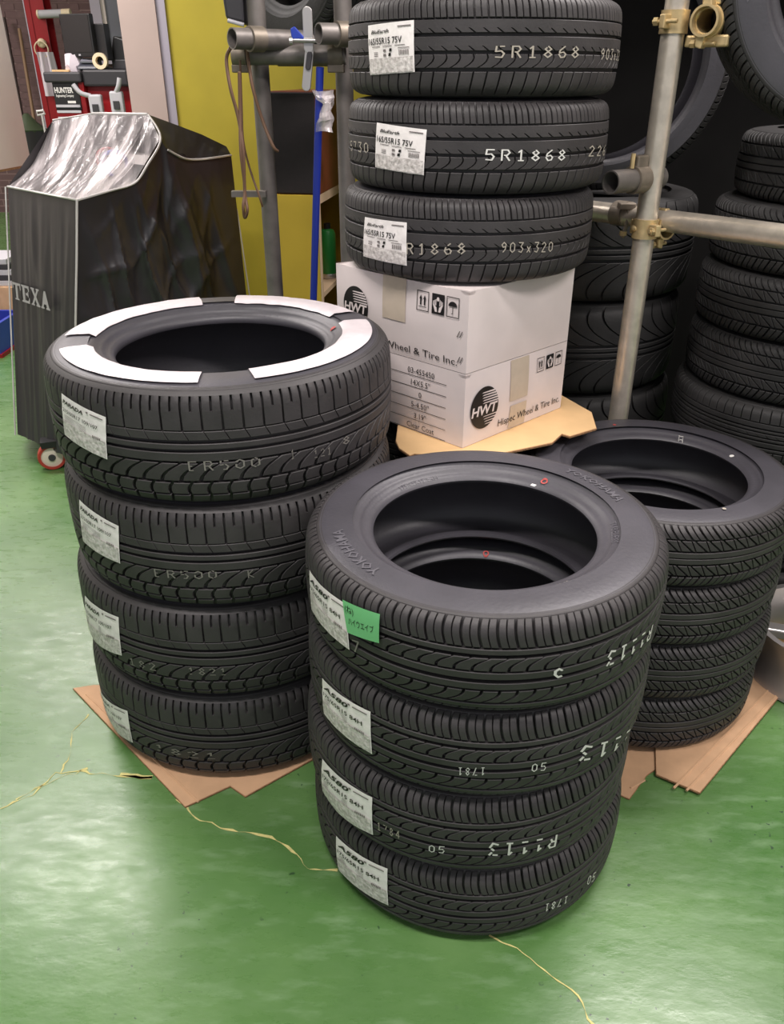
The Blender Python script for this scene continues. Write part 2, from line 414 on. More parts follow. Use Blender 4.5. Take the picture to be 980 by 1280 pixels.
def make_tread_mesh(R, W, N, bands, depth=.0085):
    T = Tread(R, W); mb = MB(); pitch = 2*PI/N; Lp = pitch*R
    for (v0, v1, cuts) in bands:
        nv = max(2, int((v1-v0)*26)+1); ch = .0009; dv = ch/T.L[-1]
        joinA = any(abs(o[1]-v0) < 1e-6 for o in bands); joinB = any(abs(o[0]-v1) < 1e-6 for o in bands)
        va = v0+(0 if joinA else dv); vb = v1-(0 if joinB else dv)
        vv = [va+(vb-va)*j/nv for j in range(nv+1)]
        tops = [T.at(v, 0) for v in vv]
        def P(rz, th): return Vector((rz[0]*math.cos(th), rz[0]*math.sin(th), rz[1]))
        e0 = T.at(v0, 0 if joinA else -ch); e1 = T.at(v1, 0 if joinB else -ch)
        b0 = T.at(v0, -depth*tap(v0)); b1 = T.at(v1, -depth*tap(v1))
        if not cuts:
            n = 160; vs = []; fs = []
            ringp = [b0, e0]+tops+[e1, b1]; k = len(ringp)
            for j in range(n):
                th = 2*PI*j/n; vs += [P(q, th) for q in ringp]
            for j in range(n):
                j2 = (j+1) % n
                fs += [(j*k+i, j*k+i+1, j2*k+i+1, j2*k+i) for i in range(k-1)]
            mb.add(vs, fs); continue
        cuts = sorted(cuts, key=lambda c: c[0])
        def cu(c, t): return c[0]+c[1]*(t-.5)+c[2]*((t-.5)**2-.08)*2
        for i, c in enumerate(cuts):
            d = cuts[(i+1) % len(cuts)]; wrap = 1 if i == len(cuts)-1 else 0
            nu = max(2, int(math.ceil((d[0]+wrap-c[0])*pitch/.05)))
            cc_ = min(ch, c[3]*.0005)/Lp; cd_ = min(ch, d[3]*.0005)/Lp
            base_v = []; edge = {}
            for j in range(nv+1):
                t = (vv[j]-v0)/(v1-v0)
                a = cu(c, t)+c[3]*.0005/Lp; b = cu(d, t)+wrap-d[3]*.0005/Lp
                for q in range(nu+1): base_v.append((a+cc_+(b-a-cc_-cd_)*q/nu, j))
                edge[j] = (a, b)
            fs0 = [(j*(nu+1)+q, (j+1)*(nu+1)+q, (j+1)*(nu+1)+q+1, j*(nu+1)+q+1) for j in range(nv) for q in range(nu)]
            bd = [q for q in range(nu+1)]+[j*(nu+1)+nu for j in range(1, nv+1)]+[nv*(nu+1)+q for q in range(nu-1, -1, -1)]+[j*(nu+1) for j in range(nv-1, 0, -1)]
            nb = len(base_v); m_ = len(bd)
            outer = []
            for x in bd:
                u, j = base_v[x]; q = x % (nu+1)
                if q == 0: u = edge[j][0]
                elif q == nu: u = edge[j][1]
                if j == 0: pe, pb_ = e0, b0
                elif j == nv: pe, pb_ = e1, b1
                else: pe = T.at(vv[j], -ch); pb_ = T.at(vv[j], -depth*tap(vv[j]))
                outer.append((u, pe, pb_))
            fs1 = [(bd[m], bd[(m+1) % m_], nb+(m+1) % m_, nb+m) for m in range(m_)]+[(nb+m, nb+(m+1) % m_, nb+m_+(m+1) % m_, nb+m_+m) for m in range(m_)]
            for k in range(N):
                o = k*pitch
                vs = [P(tops[j], o+u*pitch) for u, j in base_v]+[P(pe, o+u*pitch) for u, pe, pb_ in outer]+[P(pb_, o+u*pitch) for u, pe, pb_ in outer]
                mb.add(vs, fs0+fs1)
    me = bpy.data.meshes.new('tread'); me.from_pydata([tuple(v) for v in mb.v], [], mb.f); me.update()
    return me
def side_curve(R, W, rb):                           # outer sidewall down to the bead, then the inside (r, z) for +z
    h = W/2
    out = [(R-.0225, h*.944), (R-.027, h*.958), (R-.0285, h*.956), (R-.030, h*.962), (R-.04, h*.982), (R-.052, h*.996), (R-.06, h), (rb+.6*(R-rb-.06), h*1.0), (rb+.052, h*.982), (rb+.047, h*.975), (rb+.0455, h*.9705), (rb+.044, h*.970), (rb+.034, h*.945), (rb+.032, h*.922), (rb+.024, h*.90), (rb+.0185, h*.865), (rb+.0165, h*.83), (rb+.009, h*.81), (rb+.002, h*.775), (rb-.002, h*.71),
           (rb+.000, h*.655), (rb+.012, h*.65), (rb+.03, h*.8), (rb+.055, h*.9)]
    return out
def make_carcass_mesh(R, W, rb, depth=.0085, n=128):
    T = Tread(R, W); h = W/2
    up = side_curve(R, W, rb)
    tr = [T.at(v, -depth*tap(v)-.0002) for v in [0, .03, .06]+[.06+.88*i/14 for i in range(1, 14)]+[.94, .97, 1]]
    ins = [(R-.05, h*.9), (R-.028, h*.72), (R-.021, h*.3), (R-.02, 0)]
    prof = [(r, z) for r, z in tr]                                   # top edge -> bottom edge on groove floor
    lower = [(r, -z) for r, z in up]
    inner = [(r, -z) for r, z in ins][:-1]+[ins[-1]]+[(r, z) for r, z in reversed(ins[:-1])]
    upper = [(r, z) for r, z in reversed(up)]
    ring = prof+lower+inner+upper
    mb = MB().lathe(ring, n, closed=True)
    me = bpy.data.meshes.new('carcass'); me.from_pydata([tuple(v) for v in mb.v], [], mb.f); me.update()
    bm = bmesh.new(); bm.from_mesh(me); bmesh.ops.recalc_face_normals(bm, faces=bm.faces); bm.to_mesh(me); bm.free()
    return me
def finish(me, m, ang):
    me.materials.append(m); me.polygons.foreach_set('use_smooth', [True]*len(me.polygons)); me.set_sharp_from_angle(angle=math.radians(ang))
KIND = {}
def kind(name, R, W, rb, N, bands, ms=RUB_S, mt=RUB_T, depth=.0085):
    a = make_carcass_mesh(R, W, rb, depth); finish(a, ms, 50)
    t = make_tread_mesh(R, W, N, bands, depth); finish(t, mt, 35)
    a.materials.append(mt)
    for p in a.polygons:
        c = p.center; v = math.hypot(c.x, c.y)
        if v > R-.0305 and p.normal.dot(Vector((c.x, c.y, 0))) > 0: p.material_index = 1
    KIND[name] = (R, W, rb, a, t, Tread(R, W))
kind('front', .3045, .1733, .19, 74, [(0, .25, [(0, .12, .3, 3.8), (.5, .12, .3, 1.3)]), (.268, .318, []), (.35, .475, [(0, -1.0, .6, 4.2)]), (.492, .56, []),
     (.598, .665, []), (.682, .805, [(0, -1.0, -.6, 4.2)]), (.825, .875, []), (.895, 1, [(0, -.12, .3, 3.8), (.5, -.12, .3, 1.3)])])
kind('left', .3436, .2224, .209, 62, [(0, .05, []), (.05, .17, [(0, 0, 0, 4), (.5, 0, 0, 4)]), (.17, .32, [(0, 0, 0, 3.4)]), (.328, .40, [(.15, .25, 0, 1.2)]), (.43, .475, []),
     (.502, .575, []), (.592, .745, [(0, -1.1, .5, 6.5)]), (.765, .865, [(.0, -.15, .25, 6)]), (.878, 1, [(.0, -.1, 0, 5)])])
kind('back', .281, .1715, .19, 70, [(0, .25, [(0, .25, 0, 3), (.5, .25, 0, 1.5)]), (.265, .34, []), (.34, .385, [(0, .5, 0, 2.6)]), (.415, .50, []), (.50, .545, [(0, .5, 0, 2.6)]),
     (.575, .70, [(0, -.7, -.7, 2.4)]), (.735, 1, [(0, -.4, 0, 2.8)])])
ZIG = [(0, .2, [(0, .6, .25, 4.2), (.5, .6, .25, 2.2)]), (.22, .36, [(0, .9, 0, 4.4), (.5, .4, 0, 1.8)]), (.385, .46, []), (.475, .55, []),
       (.575, .72, [(0, .9, 0, 4.4), (.5, .4, 0, 1.8)]), (.75, 1, [(0, -.7, 0, 4), (.5, -.7, 0, 2.2)])]
kind('right', .2937, .1464, .19, 66, ZIG)
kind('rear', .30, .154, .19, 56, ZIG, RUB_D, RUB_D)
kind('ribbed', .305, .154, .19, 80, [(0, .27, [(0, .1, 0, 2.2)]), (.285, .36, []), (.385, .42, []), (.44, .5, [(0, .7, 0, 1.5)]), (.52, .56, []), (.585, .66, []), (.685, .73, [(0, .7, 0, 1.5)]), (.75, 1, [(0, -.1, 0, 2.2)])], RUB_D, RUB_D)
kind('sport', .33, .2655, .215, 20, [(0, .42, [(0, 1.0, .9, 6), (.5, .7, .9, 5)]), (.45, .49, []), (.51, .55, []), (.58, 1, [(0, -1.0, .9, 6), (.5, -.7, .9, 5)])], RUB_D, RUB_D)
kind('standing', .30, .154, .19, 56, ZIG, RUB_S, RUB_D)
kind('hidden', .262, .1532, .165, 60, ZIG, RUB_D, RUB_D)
kind('big', .312, .2, .235, 60, ZIG, RUB_S, RUB_D)

class Tyre:
    def __init__(s, k, loc, label, group, rz=0, rot=None):
        s.k = k; s.R, s.W, s.rb, a, t, s.T = KIND[k]
        s.o = thing('car_tyre', label, 'tyre', loc, rz, group)
        if rot is not None: s.o.rotation_euler = rot
        s.loc = Vector(loc); s.rz = rz
        for nm, me in (('carcass', a), ('tread', t)):
            o = bpy.data.objects.new(nm, me); C.objects.link(o); o.parent = s.o
    def rad(s, z):                                   # outer radius of the tread at height z above the tyre's middle
        p = s.T.p; z = max(min(z, p[0].x), p[-1].x)
        for a, b in zip(p, p[1:]):
            if b.x <= z <= a.x: t = (a.x-z)/max(a.x-b.x, 1e-9); return a.y+(b.y-a.y)*t
        return p[-1].y
    def pix(s, x, y):                                # photo pixel -> (angle in the tyre's frame, height above its middle)
        R = s.R
        for _ in range(3):
            th, z = atcyl(x, y, s.loc.x, s.loc.y, R); R = s.rad(z-s.loc.z)
        return th-s.rz, z-s.loc.z
    def pt(s, th, z, off=.0012):
        z = max(min(z, s.T.p[0].x), s.T.p[-1].x); r = s.rad(z)+off; return Vector((r*math.cos(th), r*math.sin(th), z))
    def quad(s, corners):                            # four photo corners tl, tr, br, bl -> fn(u, v, off)
        q = [s.pix(*c) for c in corners]
        def fn(u, v, off=.0015):                     # u left to right, v bottom to top
            a = [(1-u)*v, u*v, u*(1-v), (1-u)*(1-v)]
            return s.pt(sum(w_*p[0] for w_, p in zip(a, q)), sum(w_*p[1] for w_, p in zip(a, q)), off)
        return fn
    def side(s, r, th, off=.0008):                   # a point on the upper sidewall
        c = [(q[0], q[1]) for q in side_curve(s.R, s.W, s.rb)[:20]]
        z = c[0][1]
        for (r0, z0), (r1, z1) in zip(c, c[1:]):
            if r1 <= r <= r0: z = z0+(z1-z0)*(r0-r)/max(r0-r1, 1e-9); break
        return Vector((r*math.cos(th), r*math.sin(th), z+off))
    def sidepix(s, x, y):
        p = atz(x, y, s.loc.z+s.W/2)-s.loc
        return math.hypot(p.x, p.y), math.atan2(p.y, p.x)-s.rz
    def paint(s, txt, p0, p1, hpx, m=PAINTY, flip=False, w=.11, gap=0, n=None, name='painted_number'):
        a0 = s.pix(*p0); a1 = s.pix(*p1)
        mid = s.pix((p0[0]+p1[0])/2, (p0[1]+p1[1])/2); up = s.pix((p0[0]+p1[0])/2, (p0[1]+p1[1])/2-hpx)
        hh = (up[1]-mid[1]); wd = len(txt)-.35*1
        sg = -1 if flip else 1
        if flip: a0, a1 = a1, a0
        def fn(a, b):
            t = a/(.95*len(txt)-.35)
            return s.pt(a0[0]+(a1[0]-a0[0])*t, a0[1]+(a1[1]-a0[1])*t+(b if not flip else 1-b)*hh, .0009)
        for i, chr_ in enumerate(txt):
            mb = stroke_text(MB(), chr_, lambda a, b: fn(a+i*.95, b), w, gap=gap, seed=txt+str(i))
            if mb.v: mb.build('painted_character', m, s.o, fix=False)
    def dot(s, x, y, r, m, ring=False, name='paint_dot'):
        rr, th = s.sidepix(x, y); n = 20; mb = MB(); vs = []
        c = Vector((rr*math.cos(th), rr*math.sin(th), 0))
        for q in range(n):
            for k in ((.6 if ring else 0), 1):
                d = c+Vector((math.cos(2*PI*q/n), math.sin(2*PI*q/n), 0))*r*k
                vs.append(s.side(math.hypot(d.x, d.y), math.atan2(d.y, d.x), .0024))
        mb.add(vs, [(2*q, 2*q+1, 2*((q+1) % n)+1, 2*((q+1) % n)) for q in range(n)])
        return mb.build(name, m, s.o, fix=False)
    def sidetext(s, txt, r, th0, h, m=RUB_L, name='raised_lettering', flip=False, **kw):
        vs, fs, wd = text2d(txt, **kw)
        sg = -1 if not flip else 1                   # letters' feet toward the hub unless flipped
        pts = [s.side(r+(y if not flip else -y)*h, th0+sg*(x-wd/2)*h/r, .0014) for x, y in vs]
        return MB().add(pts, fs).build(name, m, s.o, fix=False)

def paper_label(t, corners, title, size, style):
    fn = t.quad(corners)
    lab = MB().grid(lambda u, v: fn(u, v, .0016+.0006*noise.noise(Vector((u*6, v*6, corners[0][1])))), 14, 16).build('paper_label', PAPER, t.o, smooth=40, fix=False)
    lo = {'a': .0, 'b': .0, 'p': .0}[style]
    MB().grid(lambda u, v: fn(.02+.96*u, .02+v*(.30 if style == 'b' else .40), .0026+.0005*noise.noise(Vector((u*9, v*7, 3)))), 14, 8).build('small_print_panel', CRUMP, lab, smooth=40, fix=False)
    up = lambda u, v: fn(u, v, .0031)
    mb = MB()
    if style == 'a':
        text_on(mb, title, up, .06, .80, .115, width=.56, bold=.03, shear=.25)
        text_on(mb, size, up, .05, .60, .10, width=.82, bold=.012)
    elif style == 'p':
        text_on(mb, title, up, .05, .82, .09, width=.50, bold=.03, shear=.2)
        text_on(mb, size, up, .05, .63, .09, width=.80, bold=.004)
    else:
        text_on(mb, title, up, .10, .815, .07, width=.42, bold=.02, shear=.3)
        text_on(mb, size, up, .04, .60, .13, width=.74, bold=.012)
    mb.build('label_lettering', INK, lab, fix=False)
    g = MB()
    def bar(u0, u1, v0, v1): g.add([up(u0, v0), up(u1, v0), up(u1, v1), up(u0, v1)], [(0, 1, 2, 3)])
    bar(.70, .95, .90, .925)
    if style != 'b': bar(.62, .66, .90, .94)
    if style == 'b':
        for i in range(3): bar(.12+.26*i, .32+.26*i, .545, .56)
        for i in range(3): bar(.16, .26, .36+.035*i, .375+.035*i)
        for i, (u, v) in enumerate(((.42, .44), (.42, .35))): bar(u-.03, u+.03, v, v+.05)
        for i in range(7): bar(.72+.028*i, .736+.028*i, .36, .46)
        bar(.70, .92, .49, .505)
    else:
        for i in range(6): bar(.74+.028*i, .756+.028*i, .40, .46)
        for i in range(5): bar(.08, .6, .43+.03*i, .437+.03*i)
    g.build('fine_print', INKG, lab, fix=False)['kind'] = 'stuff'
    if style == 'b':
        k = MB()
        for u, v in ((.52, .44), (.50, .35)): k.add([up(u, v), up(u+.05, v), up(u+.06, v+.06), up(u+.01, v+.06)], [(0, 1, 2, 3)])
        k.build('grade_marks', INK, lab, fix=False)
    return lab

# ---- front stack (four tyres straight on the floor)
X1, Y1 = .1562, 1.193
FO = [(-.0067, 0), (-.0129, 0), (-.003, 0), (0, 0)]
G1 = 'four tyres of the stack standing on the bare green floor'
FL = ['bottom tyre of the four tyre stack standing on bare green floor', 'second tyre up in the stack standing on bare green floor',
      'third tyre up in the stack standing on bare green floor', 'top tyre of the stack on bare green floor, with green handwritten tape']
front = []
for i in range(4):
    front.append(Tyre('front', (X1+FO[i][0], Y1+FO[i][1], (i+.5)*.1733), FL[i], G1, rz=.7*i+.2))
LP = [[(421, 1044), (485, 1085), (486, 1131), (424, 1086)], [(404, 948), (466, 996), (467, 1043), (406, 994)],
      [(404, 847), (464, 889), (466, 942), (406, 891)], [(388, 712), (435, 755), (438, 812), (391, 761)]]
for t, c in zip(front, LP): paper_label(t, c, 'A580', '175/65R15 84H', 'a')
t = front[3]
fn = t.quad([(431, 748), (477, 766), (476, 802), (437, 789)])
gt = MB().grid(lambda u, v: fn(u, v, .0045), 8, 8).build('green_tape', GREENT, t.o, smooth=40, fix=False)
gm = MB(); text_on(gm, '(ね)', lambda u, v: fn(u, v, .0051), .05, .68, .2, width=.26); text_on(gm, 'ハイウエイブ', lambda u, v: fn(u, v, .0051), .12, .32, .2, width=.74)
gm.build('handwriting', INK, gt, fix=False)
t.paint('R1113', (757, 832), (812, 797), 15, PAINTW, flip=True, w=.14, gap=.42)
t.paint('C', (692, 846), (703, 846), 10, PAINTW, w=.2); t.paint('7', (441, 813), (450, 816), 13, PAINTF, w=.12)
front[2].paint('R1113', (723, 950), (789, 916), 15, PAINTW, flip=True, w=.14, gap=.42)
front[2].paint('1781', (572, 968), (606, 968), 9, PAINTW, flip=True, gap=.3); front[2].paint('05', (664, 964), (682, 962), 9, PAINTW, gap=.2)
front[1].paint('R1113', (610, 1068), (694, 1057), 14, PAINTW, flip=True, w=.14, gap=.42)
front[1].paint('05', (536, 1064), (556, 1066), 8, PAINTW, gap=.2); front[1].paint('1784', (472, 1036), (500, 1048), 9, PAINTY, gap=.3)
front[0].paint('1781', (680, 1139), (708, 1128), 8, PAINTW, flip=True, gap=.2); front[0].paint('05', (733, 1106), (742, 1100), 8, PAINTW, gap=.2)
t.dot(681, 594, .0065, REDM, ring=True)
rr, th = t.sidepix(667, 604)
MB().grid(lambda u, v: t.side(rr-.004+.008*v, th+(u-.5)*.055, .0012), 4, 2).build('white_balance_mark', PAINTW, t.o, fix=False)
def sth(t, x, y): return t.sidepix(x, y)
r_, a_ = sth(t, 522, 592); t.sidetext('175/65R15 84H', r_-.006, a_, .010, res=1)
r_, a_ = sth(t, 745, 605); t.sidetext('YOKOHAMA', r_-.006, a_, .018, res=1, bold=.02)
r_, a_ = sth(t, 440, 690); t.sidetext('YOKOHAMA', r_-.006, a_, .018, res=1, bold=.02)
r_, a_ = sth(t, 770, 660); t.sidetext('TUBELESS', r_-.006, a_, .012, res=1)
r_, a_ = sth(t, 708, 727); t.sidetext('48x15', r_-.004, a_, .007, PAINTY, 'painted_note', flip=True, res=1)
front[2].dot(608, 683, .006, REDM, ring=True)

# ---- left stack (four larger tyres on cardboard)
X2, Y2 = -.345, 1.6017
G2 = 'four wide tyres of the stack standing on cardboard'
LL = ['bottom tyre of the wide tyre stack, lying on cardboard beside covered machine', 'second tyre up in the wide tyre stack on cardboard',
      'third tyre up in the wide tyre stack on cardboard', 'top tyre of wide stack, its sidewall covered with white film arcs']
left = []
for i in range(4): left.append(Tyre('left', (X2+(-.0219, -.0167, -.0022, 0)[i], Y2, .005+(i+.5)*.2215), LL[i], G2, rz=.55*i+.1))
LP = [[(124, 858), (160, 888), (167, 928), (131, 898)], [(107, 744), (149, 771), (153, 819), (113, 790)], [(100, 624), (149, 657), (151, 704), (105, 676)], [(78, 491), (133, 521), (135, 574), (82, 543)]]
for t, c in zip(left, LP): paper_label(t, c, 'PARADA', '215/60R17 109/107', 'p')
t = left[3]
for (x0, y0, x1, y1) in ((88, 420, 248, 371), (297, 369, 418, 394), (455, 400, 313, 466), (252, 468, 90, 435)):
    a0 = sth(t, x0, y0)[1]; a1 = sth(t, x1, y1)[1]
    while a1 > a0: a1 -= 2*PI
    n = 40
    MB().grid(lambda u, v: t.side(.245+.06*v-.004*abs(noise.noise(Vector((u*5, 0, a0))))*(1-v), a0+(a1-a0)*u, .0036+.0008*noise.noise(Vector((u*14, v*3, a0)))), n, 5).build('white_film_arc', WFILM, t.o, smooth=50, fix=False)
t.dot(416, 404, .006, REDM); 
t.paint('ER500', (236, 588), (326, 582), 11, PAINTF, gap=.5); t.paint('1', (364, 574), (368, 572), 11, PAINTF); t.paint('121', (392, 572), (414, 567), 9, PAINTF, gap=.3); t.paint('8', (428, 556), (437, 553), 9, PAINTF)
left[2].paint('ER500', (194, 720), (272, 722), 9, PAINTF, gap=.5); left[2].paint('K', (310, 722), (318, 721), 9, PAINTF)
left[1].paint('182', (163, 830), (196, 838), 8, PAINTF, gap=.5); left[1].paint('1821', (236, 842), (284, 843), 8, PAINTF, gap=.5)
left[0].paint('1821', (195, 936), (272, 948), 7, PAINTF, gap=.55)

# ---- right stack (four narrow tyres on cardboard)
X3, Y3 = .5916, 1.6258
G3 = 'four narrow tyres of the stack beside the scaffold pole'
RL = ['bottom narrow tyre lying on cardboard by the scaffold pole', 'second narrow tyre up in the stack by the scaffold pole', 'third narrow tyre up in the stack by the scaffold pole',
      'top narrow tyre in the stack by the scaffold pole, pale paint dots on sidewall']
right = []
for i in range(4): right.append(Tyre('right', (X3+(0, .004, -.003, 0)[i], Y3, .0105+(i+.5)*.1445), RL[i], G3, rz=.4*i))
t = right[3]
t.dot(852, 544, .006, PAINTW, ring=True); t.dot(916, 564, .005, PAINTW); t.dot(768, 532, .004, REDM); t.dot(905, 637, .004, PAINTY)

# ---- back stack on the boxes
X4, Y4, ZB = .1762, 1.9551, .9641
G4 = 'three tyres piled on the white boxes'
BL = ['bottom tyre of three piled on the white wheel boxes', 'middle tyre of three piled on the white wheel boxes', 'top tyre of three piled on the white wheel boxes']
back = []
for i in range(3): back.append(Tyre('back', (X4+(-.004, .009, .013)[i], Y4, ZB+(i+.5)*.1715), BL[i], G4, rz=.3*i))
LP = [[(457, 271), (509, 278), (509, 332), (455, 320)], [(472, 153), (534, 162), (530, 219), (470, 209)], [(461, 32), (518, 25), (519, 90), (464, 94)]]
for t, c in zip(back, LP): paper_label(t, c, 'BluEarth', '165/55R15 75V', 'b')
back[2].paint('5R1868', (618, 72), (723, 72), 14, PAINTY, gap=.08); back[2].paint('903x320', (750, 74), (773, 76), 13, PAINTY)
back[1].paint('5R1868', (606, 200), (706, 200), 13, PAINTW, gap=.06); back[1].paint('226:', (735, 195), (758, 193), 12, PAINTY); back[1].paint('5730', (439, 188), (461, 191), 12, PAINTY, gap=.3)
back[0].paint('R1868', (508, 317), (582, 317), 13, PAINTY, gap=.12); back[0].paint('903x320', (626, 315), (690, 314), 12, PAINTY)

# ---- tyres behind the pole
for i in range(4):
    Tyre('sport', (.545+.01*(i % 2), 2.52, (i+.5)*.2655), ['lowest', 'second', 'third', 'top'][i]+' dark sport tyre of the stack in shade behind the boxes', 'dark sport tyres behind the boxes', rz=.25*i)
RN = ['lowest', 'second', 'third', 'fourth', 'fifth', 'sixth', 'seventh', 'eighth']
for i in range(8):
    Tyre('ribbed' if i in (0, 3) else 'rear', (1.13+(.0, .0, .0, -.012, .0, .0, .008, .045)[i]-.012, 2.142, (i+.5)*.154), RN[i]+' tyre from the floor in the tall stack behind the horizontal pipe', 'tyres of the tall stack behind the horizontal pipe', rz=.31*i)
for i in range(4):
    Tyre('hidden', (.15, 2.03, (i+.5)*.1532), RN[i]+' small tyre from the floor under the cardboard and white boxes', 'small tyres under the boxes', rz=.31*i)

# ================================================================== CARDBOARD
def sheet(name, pix, z, th, m, label, folds=(), group=None):
    poly = [atz(x, y, z) for x, y in pix]
    mb = MB().slab([(p.x, p.y) for p in poly], z, z+th)
    o = mb.build(name, m); tag(o, label, 'cardboard', group)
    for a, b in folds:
        p = atz(*a, z+th); q = atz(*b, z+th); MB().tube([p+Vector((0, 0, -.0005)), q+Vector((0, 0, -.0005))], .0028, 6).build('fold_ridge', m, o)
    # corrugated edge strips
    for a, b in zip(poly, poly[1:]+poly[:1]):
        n = Vector((-(b-a).y, (b-a).x, 0)).normalized()*.0012
        A = a+Vector((0, 0, th*.25)); B = b+Vector((0, 0, th*.25)); up = Vector((0, 0, th*.5))
        MB().add([A-n, B-n, B-n+up, A-n+up, A+n, B+n, B+n+up, A+n+up], [(0, 1, 2, 3), (7, 6, 5, 4), (0, 4, 5, 1), (3, 2, 6, 7), (0, 3, 7, 4), (1, 5, 6, 2)]).build('corrugated_core', CARDE, o)
    return o
sheet('cardboard_sheet', [(92, 862), (118, 858), (300, 860), (480, 900), (388, 952), (307, 997), (288, 984), (232, 1010)], .0, .005, CARD, 'brown cardboard sheet lying under the wide tyre stack', [((108, 868), (248, 1002))])
sheet('cardboard_sheet', [(700, 880), (960, 760), (946, 842), (820, 962), (808, 970), (786, 1000), (700, 960)], .0, .004, CARD, 'folded cardboard piece sticking out between the front stack and the narrow tyre stack', [((788, 985), (806, 975))])
sheet('cardboard_sheet', [(818, 905), (950, 836), (985, 858), (874, 993), (820, 970)], .0042, .006, CARD, 'creased cardboard sheet under the narrow tyres with torn edge over green floor', [((842, 985), (972, 850)), ((858, 988), (984, 855))])
ZC = .620
cd = sheet('cardboard_sheet', [(495, 554), (499, 563), (512, 572), (518, 570), (600, 575), (690, 556), (702, 545), (712, 548), (745, 538), (739, 518), (702, 497), (640, 470), (560, 470), (502, 503)], ZC-.007, .006, CARDL, 'light cardboard tray panel under the two white boxes')

